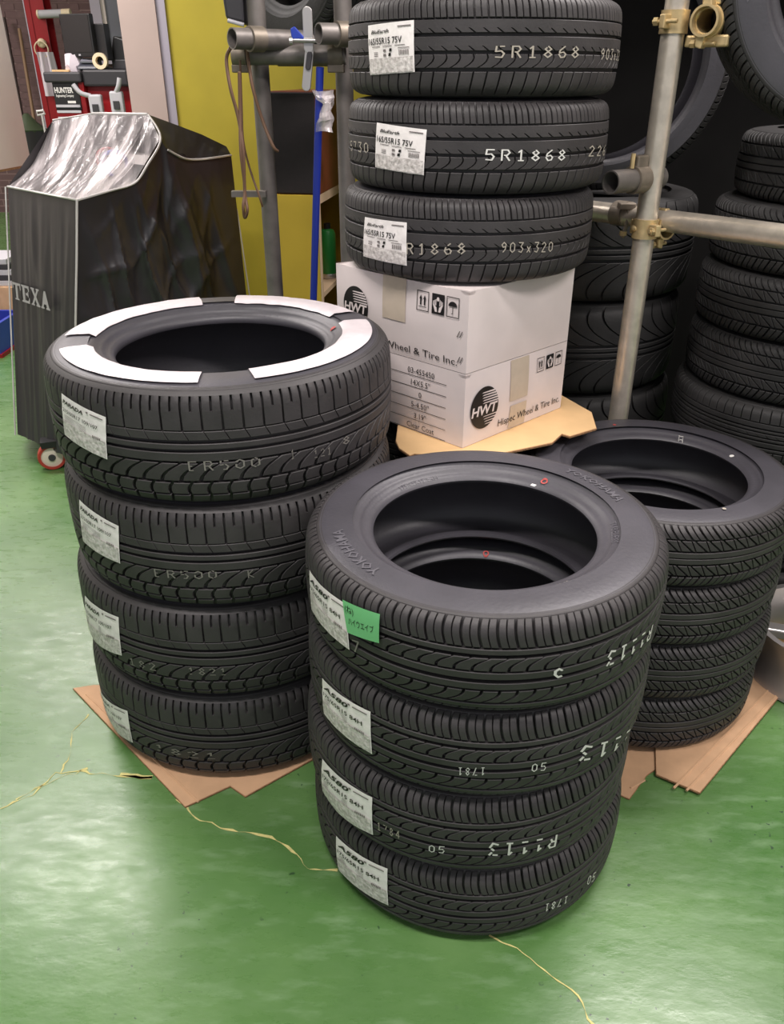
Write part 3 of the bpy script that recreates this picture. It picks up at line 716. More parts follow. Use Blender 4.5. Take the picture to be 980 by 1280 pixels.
# ================================================================== WHITE WHEEL BOXES
n0 = atz(587, 364, .964); pL = atz(420, 329, .964); pR = atz(719, 332, .964)
eL = Vector((pL.x-n0.x, pL.y-n0.y, 0)); eR = Vector((pR.x-n0.x, pR.y-n0.y, 0))
lenL, lenR = eL.length, eR.length; eL.normalize(); eR.normalize()
def wheel_box(z0, z1, shift, label, lower):
    b = thing('wheel_box', label, 'box', (n0.x+shift[0], n0.y+shift[1], z0), 0, 'white wheel boxes under the tyres')
    hh = z1-z0; M = xform(None, Vector((0, 0, 0)), eR, eL, Vector((0, 0, 1)))
    def P(a, c, z): return eR*a+eL*c+Vector((0, 0, z))
    mb = MB()
    g = .012
    def wall(fn, nu=16, nv=8): mb.grid(fn, nu, nv)
    bulge = lambda u, v, k: .006*math.sin(PI*u)*math.sin(PI*v)*k+.0012*noise.noise(Vector((u*5, v*5, k*9+z0*7)))*min(1, 8*u*(1-u))*min(1, 8*v*(1-v))
    sag = lambda u: -.006*math.sin(PI*u)*(0 if lower else 1)
    wall(lambda u, v: P(u*lenR, -bulge(u, v, .7), v*(hh+sag(u))))
    wall(lambda u, v: P(-bulge(u, v, .6), u*lenL, v*(hh+sag(u))))
    wall(lambda u, v: P(u*lenR, lenL+bulge(u, v, .4), v*(hh+sag(u))))
    wall(lambda u, v: P(lenR+bulge(u, v, .4), u*lenL, v*(hh+sag(u))))
    wall(lambda u, v: P(u*lenR, v*lenL, 0), 2, 2)
    body = mb.build('carton_body', BOXW, b, smooth=40)
    for k, (a0, a1) in enumerate(((0, .497), (.503, 1))):
        MB().box(0, lenR, a0*lenL, a1*lenL, hh-.009, hh-.003, M).build('top_flap', BOXW, b)
    # faces: left face (u from far left to near corner), right face (u from near corner to far right); v up; off outward
    def fl_(u, v, off=.0022): return P(-off-.0036*math.sin(PI*min(max(u/lenL, 0), 1))*math.sin(PI*v/hh), lenL-u, v)
    def fr_(u, v, off=.0022): return P(u, -off-.0042*math.sin(PI*min(max(u/lenR, 0), 1))*math.sin(PI*v/hh), v)
    def logo(fn, u, v, r):
        n = 40
        d = MB(); ring = [(u+r*.92*math.cos(2*PI*i/n), v+r*math.sin(2*PI*i/n)) for i in range(n)]
        for j in range(5):
            pass
        d.add([fn(u, v, .0020)]+[fn(*q, .0020) for q in ring], [(0, 1+i, 1+(i+1) % n) for i in range(n)])
        dd = d.build('logo_disc', INK, b, fix=False)
        s = MB()
        for k in range(6):
            yy = .86-.125*k; xr = .92*math.sqrt(max(0, 1-yy*yy)); xl = max(-xr, -.25+.02*k+(.12 if k == 0 else 0)); tk = .028-.002*k
            if k: s.add([fn(u+r*xl, v+r*(yy-.02), .0026), fn(u+r*xr, v+r*(yy-tk-.03), .0026), fn(u+r*xr, v+r*(yy+tk), .0026), fn(u+r*(xl+.1), v+r*(yy+.02), .0026)], [(0, 1, 2, 3)])
        for k in range(4):
            yy = -.42-.13*k; xr = .92*math.sqrt(max(0, 1-yy*yy)); xl = -.1+.05*k
            s.add([fn(u+r*xl, v+r*(yy-.015), .0026), fn(u+r*xr, v+r*(yy-.025), .0026), fn(u+r*xr, v+r*(yy+.025), .0026), fn(u+r*(xl+.1), v+r*(yy+.015), .0026)], [(0, 1, 2, 3)])
        text_on(s, 'HWT', lambda a, c: fn(a, c, .0027), u-r*.86, v-r*.30, r*.46, width=r*1.72, bold=.03, shear=.15)
        s.build('logo_stripes', BOXW, dd, fix=False)
    def icons(fn, us, v, s):
        for k, u in enumerate(us):
            fr = MB(); e = s*.5; wv = s*.62; th_ = s*.05
            def rc(mb, x0, x1, y0, y1, o=.0022): mb.add([fn(x0, y0, o), fn(x1, y0, o), fn(x1, y1, o), fn(x0, y1, o)], [(0, 1, 2, 3)])
            if k == 1:
                rc(fr, u-e, u+e, v-wv, v+wv); o = fr.build('care_symbol_panel', INK, b, fix=False)
                hnd = MB()
                for sx in (-1, 1):
                    for j in range(3): rc(hnd, u+sx*(.16+.1*j)*s-.03*s, u+sx*(.16+.1*j)*s+.03*s, v-.1*s, v+(.28-.05*j)*s, .0027)
                    hnd.add([fn(u+sx*.42*s, v+.02*s, .0027), fn(u+sx*.1*s, v-.2*s, .0027), fn(u+sx*.05*s, v-.48*s, .0027), fn(u+sx*.22*s, v-.48*s, .0027)], [(0, 1, 2, 3)])
                n = 12; hnd.add([fn(u+.11*s*math.cos(2*PI*i/n), v+.3*s+.13*s*math.sin(2*PI*i/n), .0027) for i in range(n)], [tuple(range(n))])
                hnd.build('hands_symbol', BOXW, o, fix=False)
            else:
                rc(fr, u-e, u+e, v+wv-th_, v+wv); rc(fr, u-e, u+e, v-wv, v-wv+th_); rc(fr, u-e, u-e+th_, v-wv, v+wv); rc(fr, u+e-th_, u+e, v-wv, v+wv)
                if k == 0:
                    for sx in (-.16, .16):
                        rc(fr, u+sx*s-.06*s, u+sx*s+.06*s, v-.25*s, v+.12*s)
                        fr.add([fn(u+sx*s-.12*s, v+.12*s), fn(u+sx*s+.12*s, v+.12*s), fn(u+sx*s, v+.38*s)], [(0, 1, 2)])
                    rc(fr, u-.32*s, u+.32*s, v-.38*s, v-.34*s)
                else:
                    n = 10; fr.add([fn(u+.34*s*math.cos(PI*i/n), v+.05*s+.3*s*math.sin(PI*i/n)) for i in range(n+1)], [tuple(range(n+1))])
                    rc(fr, u-.02*s, u+.02*s, v-.4*s, v+.1*s); rc(fr, u-.1*s, u+.02*s, v-.42*s, v-.37*s)
                fr.build('care_symbol', INK, b, fix=False)
    def strip(fn, u0, u1, v0, v1, name='tape_strip'):
        MB().grid(lambda u, v: fn(u0+(u1-u0)*u, v0+(v1-v0)*v, .0015), 4, 6).build(name, TAPE, b, fix=False)
    fnl, fnr = fl_, fr_
    def uvL(x, y):                                   # pixel -> (u, v) on the left face
        o = n0+Vector((shift[0], shift[1], 0)); r = ray(x, y); nn = Vector((-eL.y, eL.x, 0)); t = nn.dot(Vector((o.x, o.y, H))-Vector((0, 0, H)))/nn.dot(r)
        p = r*t; return lenL-(Vector((p.x-o.x, p.y-o.y, 0)).dot(eL)), H+p.z-z0
    def uvR(x, y):
        o = n0+Vector((shift[0], shift[1], 0)); r = ray(x, y); nn = Vector((-eR.y, eR.x, 0)); t = nn.dot(Vector((o.x, o.y, H))-Vector((0, 0, H)))/nn.dot(r)
        p = r*t; return Vector((p.x-o.x, p.y-o.y, 0)).dot(eR), H+p.z-z0
    if not lower:
        logo(fnl, *uvL(446, 382), .045)
        i0 = uvL(530, 376); i2 = uvL(567, 386); ic = uvL(549, 380)
        icons(fnl, [i0[0], ic[0], i2[0]], ic[1], .034)
        a = uvL(480, 440); c = uvL(572, 459)
        text_on(tx := MB(), 'Hispec Wheel & Tire Inc.', lambda u, v: fnl(u, v, .0024), c[0]-.30, .014, .016, width=.30); tx.build('box_lettering', INK, b, fix=False)
        t0 = uvL(494, 390)[0]; strip(fnl, t0-.035, t0+.035, hh*.45, hh-.002)
        for (x, y) in ((574, 418), (574, 450)):
            u, v = uvL(x, y); st = MB()
            for j in range(2): st.add([fnl(u+j*.007-.004, v-.006, .0026), fnl(u+j*.007-.002, v-.006, .0026), fnl(u+j*.007+.005, v+.008, .0026), fnl(u+j*.007+.003, v+.008, .0026)], [(0, 1, 2, 3)])
            st.build('staple_mark', INK, b, fix=False)
    else:
        rows = ['03-455450', '14X5.5"', '0', '5-4.50"', '3.19"', 'Clear Coat']
        uc = uvL(527, 490)[0]; tx = MB(); ln = MB()
        for k, s in enumerate(rows):
            v = hh-.030-.0262*k; hgt = .0135
            wd = text2d(s)[2]*hgt
            text_on(tx, s, lambda a, c: fnl(a, c, .0024), uc-wd/2, v, hgt)
            ln.add([fnl(uc-.13, v-.006, .0022), fnl(uc+.075, v-.006, .0022), fnl(uc+.075, v-.0046, .0022), fnl(uc-.13, v-.0046, .0022)], [(0, 1, 2, 3)])
        tx.build('box_lettering', INK, b, fix=False); ln.build('ruled_line', INK, b, fix=False)
        logo(fnr, *uvR(604, 509), .049)
        a = [uvR(674, 458)[0], uvR(686, 451)[0], uvR(697, 447)[0]]
        icons(fnr, a, uvR(686, 451)[1], .027)
        u0 = uvR(620, 541); u1 = uvR(697, 506)
        text_on(tx := MB(), 'Hispec Wheel & Tire Inc.', lambda u, v: fnr(u, v, .0024), u0[0], .020, .018, width=u1[0]-u0[0]); tx.build('box_lettering', INK, b, fix=False)
        t0 = uvR(648, 480)[0]; strip(fnr, t0-.035, t0+.03, hh*.42, hh-.002); strip(fnr, t0-.03, t0+.03, .003, hh*.35)
    return b
wheel_box(.620, .789, (0, 0), 'lower white wheel box with ruled size list, on light cardboard', True)
wheel_box(.790, .9645, (0, 0), 'upper white wheel box directly beneath the three tyres', False)

# ================================================================== SCAFFOLD RACK
def pole(name, a, b, r, m, label, hollow=True):
    mb = MB().pipe(a, b, r) if hollow else MB().tube([a, b], r, 28)
    return tag(mb.build(name, m, smooth=50), label, 'pipe')
YP = 1.96
pb = atY(790, 400, YP); PX = pb.x
pole('scaffold_pole', (PX, YP, 0), (PX, YP, 2.6), .0243, PIPE, 'bright galvanised upright scaffold pole between the tyre stacks')
ha = atz(742, 261, 1.055); hb = Vector((.856, 1.526, 1.09))
hd = (hb-ha).normalized()
# pipe passes just behind the pole
mid = Vector((PX, YP, 0)); perp = Vector((-hd.y, hd.x, 0)); 
if perp.y < 0: perp = -perp
off = (mid-ha).dot(perp); ha = ha+perp*(off+.0525); hb = hb+perp*(off+.0525)
zl = atY(808, 276, YP+.04).z
ha.z = hb.z = zl
pole('horizontal_pipe', ha-hd*.10, hb+hd*.9, .0243, PIPE, 'galvanised horizontal pipe clamped behind the upright scaffold pole')
def clamp(loc, ax1, ax2, label, m=BRASS, sep=.052, c2=None):
    # two hinged half shells (one per pipe), a bolt with nut each; ax1 = axis of pipe at loc, second pipe offset along n
    ax1 = Vector(ax1).normalized(); ax2 = Vector(ax2).normalized(); n = ax1.cross(ax2).normalized()
    if n.y > 0: n = -n                                # n points to the camera side: pipe 1 is in front
    root = thing('pipe_clamp', label, 'clamp', loc)
    if c2 is not None: n = -Vector(c2).normalized()
    for k, (ax, c) in enumerate(((ax1, Vector((0, 0, 0))), (ax2, Vector(c2) if c2 is not None else -n*sep))):
        other = ax.cross(n).normalized(); M = xform(None, c, n, other, ax)
        mb = MB(); hw = .021
        mb.lathe([(.0246, -hw), (.0292, -hw), (.0285, -hw*.6), (.0285, hw*.6), (.0292, hw), (.0246, hw)], 32, M, closed=True)
        mb.build('clamp_band', m, root, smooth=40)
        lug = MB().slab([(-.004, .026), (.016, .026), (.014, .046), (.002, .05)], -.013, .013, M)
        lug.build('bolt_lug', m, root, bevel=.002)
        MB().slab([(-.010, -.026), (.010, -.026), (.007, -.040), (-.006, -.040)], -.016, .016, M).build('hinge_lug', m, root, bevel=.002)
        bolt = MB().tube([M @ Vector((.030, .040, 0)), M @ Vector((-.022, .040, 0))], .0042, 10); bolt.build('bolt', m, root, smooth=40)
        MB().tube([M @ Vector((.018, .040, 0)), M @ Vector((.027, .040, 0))], .0085, 6).build('nut', m, root)
        # pressed oval boss on the band
        MB().tube([M @ Vector((.027*math.cos(q), .027*math.sin(q), 0)) for q in [(-.9+i*.18) for i in range(6)]], [.004, .007, .008, .008, .007, .004], 8).build('pressed_rib', m, root, smooth=50)
    return root
clamp((PX, YP, zl-.01), (0, 0, 1), hd, 'brassy clamp joining the upright pole and the horizontal pipe')
# upper clamp with an open pipe end facing out
bdir = Vector((-.62, -.78, 0)).normalized()
ce = atY(884, 26, 1.915)
zce = ce.z
pole('short_pipe', ce, ce-bdir*.11, .0243, BRASS, 'short open pipe end held in the upper brassy clamp')
w_ce = ce-bdir*.035; cpl = Vector((w_ce.x-PX, w_ce.y-YP, 0)); cpl = cpl-bdir*cpl.dot(bdir)
clamp((PX, YP, zce), (0, 0, 1), bdir, 'upper brassy clamp around the upright pole beside open pipe end', c2=cpl)
MB_ = MB().lathe([(.0246, -.03), (.031, -.03), (.031, 0), (.0246, 0)], 32, xform(None, ce-bdir*.005, Vector((0, 0, 1)).cross(-bdir), Vector((0, 0, 1)), bdir), closed=True)
cu_ = thing('pipe_collar', 'brassy collar around open pipe end beside the hanging tyre', 'clamp', ce)
cc = MB_.build('collar_ring', BRASS, cu_, smooth=40); cc.location = -ce
o = MB().box(-.045, .045, -.02, .02, -.046, -.024, xform(None, -bdir*.03, bdir.cross(Vector((0, 0, 1))), bdir, Vector((0, 0, 1)))).build('collar_saddle', BRASS, cu_, bevel=.004)
o = MB().tube([Vector((.0, 0, .03))-bdir*.02, Vector((.0, 0, .075))-bdir*.02], .006, 10).build('bolt', BRASS, cu_)
MB().box(-.02, .02, -.012, .012, .028, .05, xform(None, -bdir*.02, bdir.cross(Vector((0, 0, 1))), bdir, Vector((0, 0, 1)))).build('bolt_lug', BRASS, cu_, bevel=.004)
# dull pipe end left of the pole
ce2 = atY(763, 228, 1.885)
b2 = Vector((-.80, -.60, 0)).normalized()
pole('short_pipe', ce2-Vector((.0, 0, 0)), ce2-b2*.17, .0243, PIPED, 'dull grey open pipe end beside the upright pole, above horizontal pipe')
c2 = thing('pipe_clamp', 'dull clamp around grey open pipe end left of upright pole', 'clamp', ce2-b2*.09)
M2 = xform(None, Vector((0, 0, 0)), Vector((0, 0, 1)).cross(b2).normalized(), Vector((0, 0, 1)), b2)
MB().lathe([(.0246, -.02), (.0295, -.02), (.0295, .02), (.0246, .02)], 32, M2, closed=True).build('clamp_band', CLAMPG, c2, smooth=40)
MB().tube([Vector((-.02, -.02, .025)), Vector((-.02, -.02, .055))], .005, 8).build('bolt', BRASS, c2); MB().box(-.012, .012, .02, .05, -.018, .018, M2).build('bolt_lug', CLAMPG, c2, bevel=.003)
c3p = atz(745, 262, zl); c3 = thing('pipe_clamp', 'dull clamp with hanging bolt on the horizontal pipe left of upright pole', 'clamp', ha+hd*((Vector((PX, YP, 0))-ha).dot(hd)-.075))
M3 = xform(None, Vector((0, 0, 0)), Vector((0, 0, 1)).cross(hd).normalized(), Vector((0, 0, 1)), hd)
MB().lathe([(.0246, -.018), (.0295, -.018), (.0295, .018), (.0246, .018)], 32, M3, closed=True).build('clamp_band', CLAMPG, c3, smooth=40)
MB().tube(spline([(0, -.035, .03), (.005, -.045, 0), (-.002, -.042, -.05)], 4), .0045, 8).build('bolt', CLAMPG, c3); MB().tube([(-.002, -.042, -.035), (-.002, -.042, -.045)], .009, 6).build('nut', BRASS, c3)
MB().box(-.02, .02, -.05, -.02, .015, .03).build('bolt_lug', CLAMPG, c3, bevel=.003)
# left frame: two dull posts, cross pipe, clamps, bar
LYP = 2.53
pa = atY(333, 200, LYP); pc = atY(432, 160, LYP)
pole('scaffold_post', (pa.x, LYP, 0), (pa.x, LYP, 2.6), .0243, PIPED, 'dull grey scaffold post beside the hanging cords')
pole('scaffold_post', (pc.x, LYP, 0), (pc.x, LYP, 2.6), .0243, PIPED, 'dull grey scaffold post right beside the three piled tyres')
xl = atY(293, 68, LYP-.055); xr = atY(432, 69, LYP-.07)
zx = (xl.z+xr.z)/2
xl.z = zx; xr.z = zx; cross_dir = (xr-xl).normalized()
pole('cross_pipe', xl, xr, .0243, PIPED, 'dull grey cross pipe joining the two grey posts')
for px, lab in ((432-12, 'dull clamp near the open end of the grey cross pipe'), (300, 'dull clamp near the cords on the grey cross pipe')):
    cpt = xl.lerp(xr, (px-293)/(432-293)); k = thing('pipe_clamp', lab, 'clamp', cpt)
    M4 = xform(None, Vector((0, 0, 0)), Vector((0, 0, 1)).cross(cross_dir).normalized(), Vector((0, 0, 1)), cross_dir)
    MB().lathe([(.0246, -.019), (.0295, -.019), (.0295, .019), (.0246, .019)], 32, M4, closed=True).build('clamp_band', CLAMPG, k, smooth=40)
    MB().box(-.018, .018, -.042, -.022, -.022, .022, M4).build('hinge_lug', CLAMPG, k, bevel=.003)
    MB().box(-.016, .016, .02, .045, -.02, .02, M4).build('bolt_lug', CLAMPG, k, bevel=.003)
    MB().tube([M4 @ Vector((-.03, .035, 0)), M4 @ Vector((.03, .035, 0))], .005, 8).build('bolt', CLAMPG, k)
for (x, y, lab) in ((290, 48, 'dull pipe end above the cross pipe near the cords'), (398, 42, 'dull open pipe end above the cross pipe by the right post')):
    e = atY(x, y, LYP-.17); d = Vector((-.75, -.66, 0)).normalized() if x < 350 else Vector((-.85, -.5, 0)).normalized()
    pole('short_pipe', e, e-d*(.24 if x < 350 else .3), .0243, PIPED, lab)
    k = thing('pipe_clamp', lab.replace('pipe end', 'clamp shell around pipe end'), 'clamp', e-d*.07)
    M5 = xform(None, Vector((0, 0, 0)), Vector((0, 0, 1)).cross(d).normalized(), Vector((0, 0, 1)), d)
    MB().lathe([(.0246, -.02), (.0295, -.02), (.0295, .02), (.0246, .02)], 32, M5, closed=True).build('clamp_band', CLAMPG, k, smooth=40)
    MB().box(-.045, -.022, -.02, .02, -.018, .018, M5).build('bolt_lug', CLAMPG, k, bevel=.003)
    MB().tube([M5 @ Vector((-.036, .0, .03)), M5 @ Vector((-.036, .0, -.03))], .006, 8).build('bolt', CLAMPG, k)
ba = atY(285, 242, LYP-.03); bb = atY(333, 242, LYP-.03); bb.z = ba.z
tag(MB().box(ba.x+.012, bb.x, LYP-.045, LYP-.02, ba.z-.008, ba.z+.008).build('flat_bar', PIPED), 'thin dull steel bar fixed across the grey post near the cords', 'bar')
# brown cords hanging over the pipe end
def cord(pix, lab, Y=LYP-.14, r=.0045):
    pts = spline([atY(x, y, Y-(.0 if i % 2 else .012)) for i, (x, y) in enumerate(pix)], 6)
    return tag(MB().tube(pts, r, 8).build('hanging_cord', CORD, smooth=60), lab, 'cord')
cord([(288, 60), (283, 75), (288, 110), (298, 148), (304, 190), (306, 240), (309, 262), (306, 272), (304, 258), (306, 235), (301, 190), (300, 140), (299, 90)], 'brown cord looped in a long tail over the pipe end')
cord([(308, 55), (310, 72), (316, 110), (328, 150), (341, 182), (347, 189)], 'brown cord slanting across the grey post', LYP-.1)
cord([(300, 75), (302, 130), (304, 175), (312, 210), (324, 245), (328, 258)], 'thin brown cord trailing behind the grey post', LYP-.09, .003)
# blue rod with plastic wrap, and silver lever with blue jaw
r0 = atY(400, 84, LYP-.1); r1 = atz(392, 420, .0); r1 = atY(392, 372, LYP-.02)
dirn = (r1-r0).normalized(); r1 = r0+dirn*(r0.z/(-dirn.z))
rod = thing('blue_rod', 'blue broom rod leaning on the cross pipe with crumpled clear wrap', 'rod', r1)
o = MB().tube([r0-r1, Vector((0, 0, 0))], .0105, 16).build('shaft', BLUER, rod, smooth=50)
wrap = MB(); wc = atY(402, 138, LYP-.1)-r1
wrap.lathe([(.012+.012*abs(noise.noise(Vector((z*50, 1, 0)))), z) for z in [i*.008-.05 for i in range(13)]], 14, Matrix.Translation(wc))
for i, v in enumerate(wrap.v): wrap.v[i] = v+Vector((.012+.03*noise.noise(v*30), .015*noise.noise(v*33+Vector((9, 0, 0))), .01*noise.noise(v*40)))
wrap.build('clear_wrap', CLEAR, rod, fix=False)
lv = thing('lever_clamp', 'silver flat bar clamp with blue jaw hooked over the cross pipe', 'clamp', atY(386, 62, LYP-.12))
L0 = Vector(lv.location)
def cap_bar(a, b, wd, th, m, nm):
    a = a-L0; b = b-L0; ez = (b-a).normalized(); ex = Vector((1, 0, 0)); ex = (ex-ez*ex.dot(ez)).normalized(); ey = ez.cross(ex)
    ln = (b-a).length; n = 10
    poly = [(wd*math.cos(PI+PI*i/n), wd*math.sin(PI+PI*i/n)) for i in range(n+1)]+[(wd*math.cos(PI*i/n), ln+wd*math.sin(PI*i/n)) for i in range(n+1)]
    return MB().slab(poly, -th/2, th/2, xform(None, a, ex, ez, ey)).build(nm, m, lv, bevel=.0015)
cap_bar(atY(384, 15, LYP-.12), atY(386, 60, LYP-.12), .0125, .008, STEEL, 'upper_bar')
cap_bar(atY(387, 62, LYP-.118), atY(383, 108, LYP-.118), .0115, .010, STEEL, 'lower_handle')
cap_bar(atY(387, 68, LYP-.126), atY(385, 84, LYP-.126), .007, .006, DGREY, 'handle_inlay')
bj = [atY(x, y, LYP-.13)-L0 for x, y in ((363, 36), (368, 33), (379, 45), (380, 49), (365, 49))]
MB().add([p+Vector((0, -.006, 0)) for p in bj]+[p+Vector((0, .012, 0)) for p in bj], [(0, 1, 2, 3, 4), (9, 8, 7, 6, 5)]+[(i, i+5, (i+1) % 5+5, (i+1) % 5) for i in range(5)]).build('blue_jaw', BLUE, lv, bevel=.002)
MB().tube([atY(363, 50, LYP-.13)-L0, atY(405, 51, LYP-.13)-L0], .0055, 12).build('clamp_screw', STEEL, lv, smooth=50)
MB().tube([atY(362, 51, LYP-.13)-L0, atY(366, 51, LYP-.13)-L0], .010, 12).build('screw_head', STEEL, lv)
# dark bin above the cords
bn = thing('dark_bin', 'dark plastic bin with pale rim above the hanging cords', 'bin', atY(293, 10, LYP+.02))
B0 = Vector(bn.location); q0 = atY(284, 24, LYP)-B0; q1 = atY(306, 28, LYP)-B0
bp_ = [(q0.x-.004, q0.z), (q1.x, q1.z-.004), (q1.x+.006, q1.z+.32), (q0.x-.03, q1.z+.32)]
MB().slab(bp_, -.2, .02, xform(None, Vector((0, 0, 0)), Vector((1, 0, 0)), Vector((0, 0, 1)), Vector((0, -1, 0)))).build('bin_body', DGREY, bn, bevel=.008)
MB().tube([Vector((q0.x+.002, -.024, q0.z-.003)), Vector((q1.x-.002, -.024, q1.z-.006))], .005, 8).build('bin_rim', GREYP, bn)

# sheets and boards added to darken the rack, and its standing tyres
tag(MB().box(-.06, 2.6, 3.12, 3.15, 0, 2.6).build('rack_shade_sheet', SHADEP), 'black sheet standing in for the deep shade behind the dark tyres', 'panel')  # added black sheet in place of the shade between the tyres
tag(MB().box(-.5, -.061, 3.26, 3.29, 1.38, 2.6).build('rack_shade_board', SHADEP), 'dark board standing in for shade behind the tyre above the grey cross pipe', 'panel')  # added so the gap above the cross pipe reads as black shade
tag(MB().box(-.05, 2.6, 2.62, 3.12, 2.1, 2.13).build('light_block_board', SHADEP), 'unseen board added above the standing tyres to block light', 'blocker')  # added out of view, keeps ceiling light off the rack interior
tag(MB().box(2.6, 2.64, 1.7, 3.15, 0, 2.6).build('rack_shade_side', SHADEP), 'unseen dark end sheet added beyond the tall stack to keep the rack dark', 'panel')  # added out of view, closes the side so the rack stays dark
def upright(k, ctr, yaw, label, pitch=0):
    return Tyre(k, ctr, label, 'tyres standing upright on the rack', rot=(PI/2+pitch, 0, yaw))
pt = upright('standing', Vector((.952, 1.933, 1.541)), math.radians(-6), 'upright tyre with raised lettering hanging beside the brassy open pipe end')
pt.sidetext('YOKOHAMA', .235, PI*.98, .02, RUB_L, res=1, bold=.02)
upright('big', Vector((.546, 2.393, 1.382)), math.radians(-8), 'upright tyre with shiny bead standing behind the three piled tyres')
upright('rear', Vector((-.267, 2.92, atY(388, 72, 2.92).z+.325)), math.radians(-48), 'upright tyre standing on the rack behind the silver lever clamp')
tag(MB().pipe((-.36, 2.92, atY(388, 72, 2.92).z), (.05, 2.92, atY(388, 72, 2.92).z), .0243).build('rack_rail', PIPED, smooth=50), 'dull rack rail carrying the tyre behind the lever clamp', 'pipe')

# ================================================================== YELLOW CABINET AND SPEAKER
CY = 3.05; c0 = atY(343, 243, CY); c1 = atY(397, 246, CY)
zt = (c0.z+c1.z)/2; cw = c1.x-c0.x
cab = thing('shelf_cabinet', 'narrow yellow shelf cabinet open to the side, under the speaker', 'cabinet', (c1.x, CY, 0), math.radians(-9))
dp = .62
MB().box(-cw, 0, 0, .018, 0, zt).build('yellow_end_panel', YELC, cab)
MB().box(-cw, 0, dp-.018, dp, 0, zt).build('far_end_panel', YELC, cab)
MB().box(-cw, -cw+.012, .018, dp-.018, 0, zt).build('back_panel', YELC, cab)
MB().box(-cw+.012, .004, .018, dp-.018, zt-.03, zt).build('top_board', WOODE, cab)
MB().box(-.002, .004, 0, .02, 0, zt).build('panel_edging', WOODE, cab)
for z in (zt-.345, zt-.68): MB().box(-cw+.012, .004, .018, dp-.018, z-.018, z).build('shelf_board', WOODE, cab)
spk = thing('speaker_cabinet', 'black fronted speaker with red-brown sides on the yellow cabinet', 'speaker', (c1.x-.006, CY+.01, zt), math.radians(-9))
hs = atY(345, 114, CY).z-zt; sw = cw*1.0
MB().box(-sw, .012, .012, .42, 0, hs).build('wood_case', WOODR, spk, bevel=.003)
MB().box(-sw+.004, .006, 0, .012, .004, hs-.004).build('black_grille', mat('speaker_cloth', (34, 28, 30), .85, var=.1, scale=60), spk, bevel=.003)
cn = thing('spray_can', 'green spray can standing on the cabinet shelf', 'can', Vector((c1.x, CY, zt-.345))+Matrix.Rotation(math.radians(-9), 3, 'Z') @ Vector((-.034, .27, 0)))
MB().lathe([(0, 0), (.03, 0), (.032, .004), (.032, .018), (.031, .02)], 24).build('can_base', STEEL, cn, smooth=40)
MB().lathe([(.031, .02), (.032, .022), (.032, .17), (.026, .185), (.014, .19)], 24).build('can_body', GREENC, cn, smooth=40)
MB().lathe([(.014, .19), (.014, .21), (0, .212)], 16).build('can_nozzle', BLK, cn, smooth=40)

# ================================================================== COVERED MACHINE
T1 = atY(98, 250, 2.87); T2 = atz(10, 233, T1.z)
B1 = atz(93, 574, .07); B2 = atz(22, 543, .10)
P2 = atY(167, 229, 3.06); P3 = atY(200, 173, 3.20); P4 = atY(185, 143, 3.29); P5 = atY(115, 142, 3.47); P6 = atY(66, 150, 3.49)
S1 = atY(208, 187, 3.21); S2 = atY(246, 199, 3.34); R1 = atY(289, 194, 3.47)
Q1 = atY(215, 154, 3.34); Q2 = atY(252, 168, 3.42); Q3 = atY(283, 183, 3.49)
RB = atz(290, 520, .10); RB = Vector((R1.x+.03, 3.43, .10))
BK = Vector((-1.10, 3.92, 1.03)); BKb = Vector((-1.12, 3.90, .1)); LKt = Vector((-1.42, 3.55, 1.06)); LKb = Vector((-1.62, 3.45, .1))
mroot = thing('covered_machine', 'wheeled service machine under a black cover with clear plastic window', 'machine', (-1.13, 3.28, 0))
O = Vector(mroot.location)
def polyat(pts, t):
    d = [0]
    for a, b in zip(pts, pts[1:]): d.append(d[-1]+(b-a).length)
    x = t*d[-1]
    for i in range(len(pts)-1):
        if x <= d[i+1] or i == len(pts)-2: return pts[i].lerp(pts[i+1], (x-d[i])/max(d[i+1]-d[i], 1e-9))
def drape(top, bot, nu, nv, amp, sv, freq, nrm, seed=0, mid=None, skew=0):
    def fn(u, v):
        a = polyat(top, u); b = polyat(bot, u); p = a.lerp(b, v)
        if mid: p = p+mid*math.sin(PI*v)
        env = min(1, 6*u, 6*(1-u))*min(1, v*4)
        q = Vector((u*freq+skew*v, v*sv, seed))
        d = amp*(noise.noise(q)+.5*noise.noise(q*2.1+Vector((0, 0, 3)))-.25*abs(noise.noise(q*3.7)))
        r1 = (1-abs(noise.noise(Vector((u*freq*1.3+skew*1.2*v, v*sv*.8, seed+7)))))**7; r2 = (1-abs(noise.noise(Vector((u*freq*.9-skew*v, v*sv*1.6, seed+11)))))**9
        return p+nrm*(d+amp*.55*r1+amp*.45*r2)*env-O
    return MB().grid(fn, nu, nv)
nF = (T1-T2).cross(Vector((0, 0, 1))).normalized()
if nF.y > 0: nF = -nF
nS = Vector((.68, -.73, 0))
cov = drape([T2, T1], [B2, B1], 60, 50, .009, .7, 6, nF, 1).build('cover_front_panel', BLACKCL, mroot, smooth=60)
drape([T1, P2, P3, S1, S2, R1], [B1, Vector((-.96, 3.06, .1)), RB], 110, 70, .045, 2.2, 5, nS, 5, skew=-1.8).build('cover_side_panel', BLACKCL, mroot, smooth=60)
drape([R1, BK], [RB, BKb], 24, 24, .03, 1, 5, Vector((.7, .7, 0)), 9).build('cover_rear_panel', BLACKCL, mroot, smooth=60)
drape([BK, LKt, P6, T2], [BKb, LKb, LKb.lerp(B2, .6), B2], 30, 24, .03, 1, 5, Vector((-.8, .5, 0)), 12).build('cover_left_panel', BLACKCL, mroot, smooth=60)
def fan(nm, pts, m):
    mb = MB(); c = sum(pts, Vector())/len(pts); n = len(pts)
    return mb.add([c-O]+[p-O for p in pts], [(0, 1+i, 1+(i+1) % n) for i in range(n)]).build(nm, m, mroot, smooth=30, fix=False)
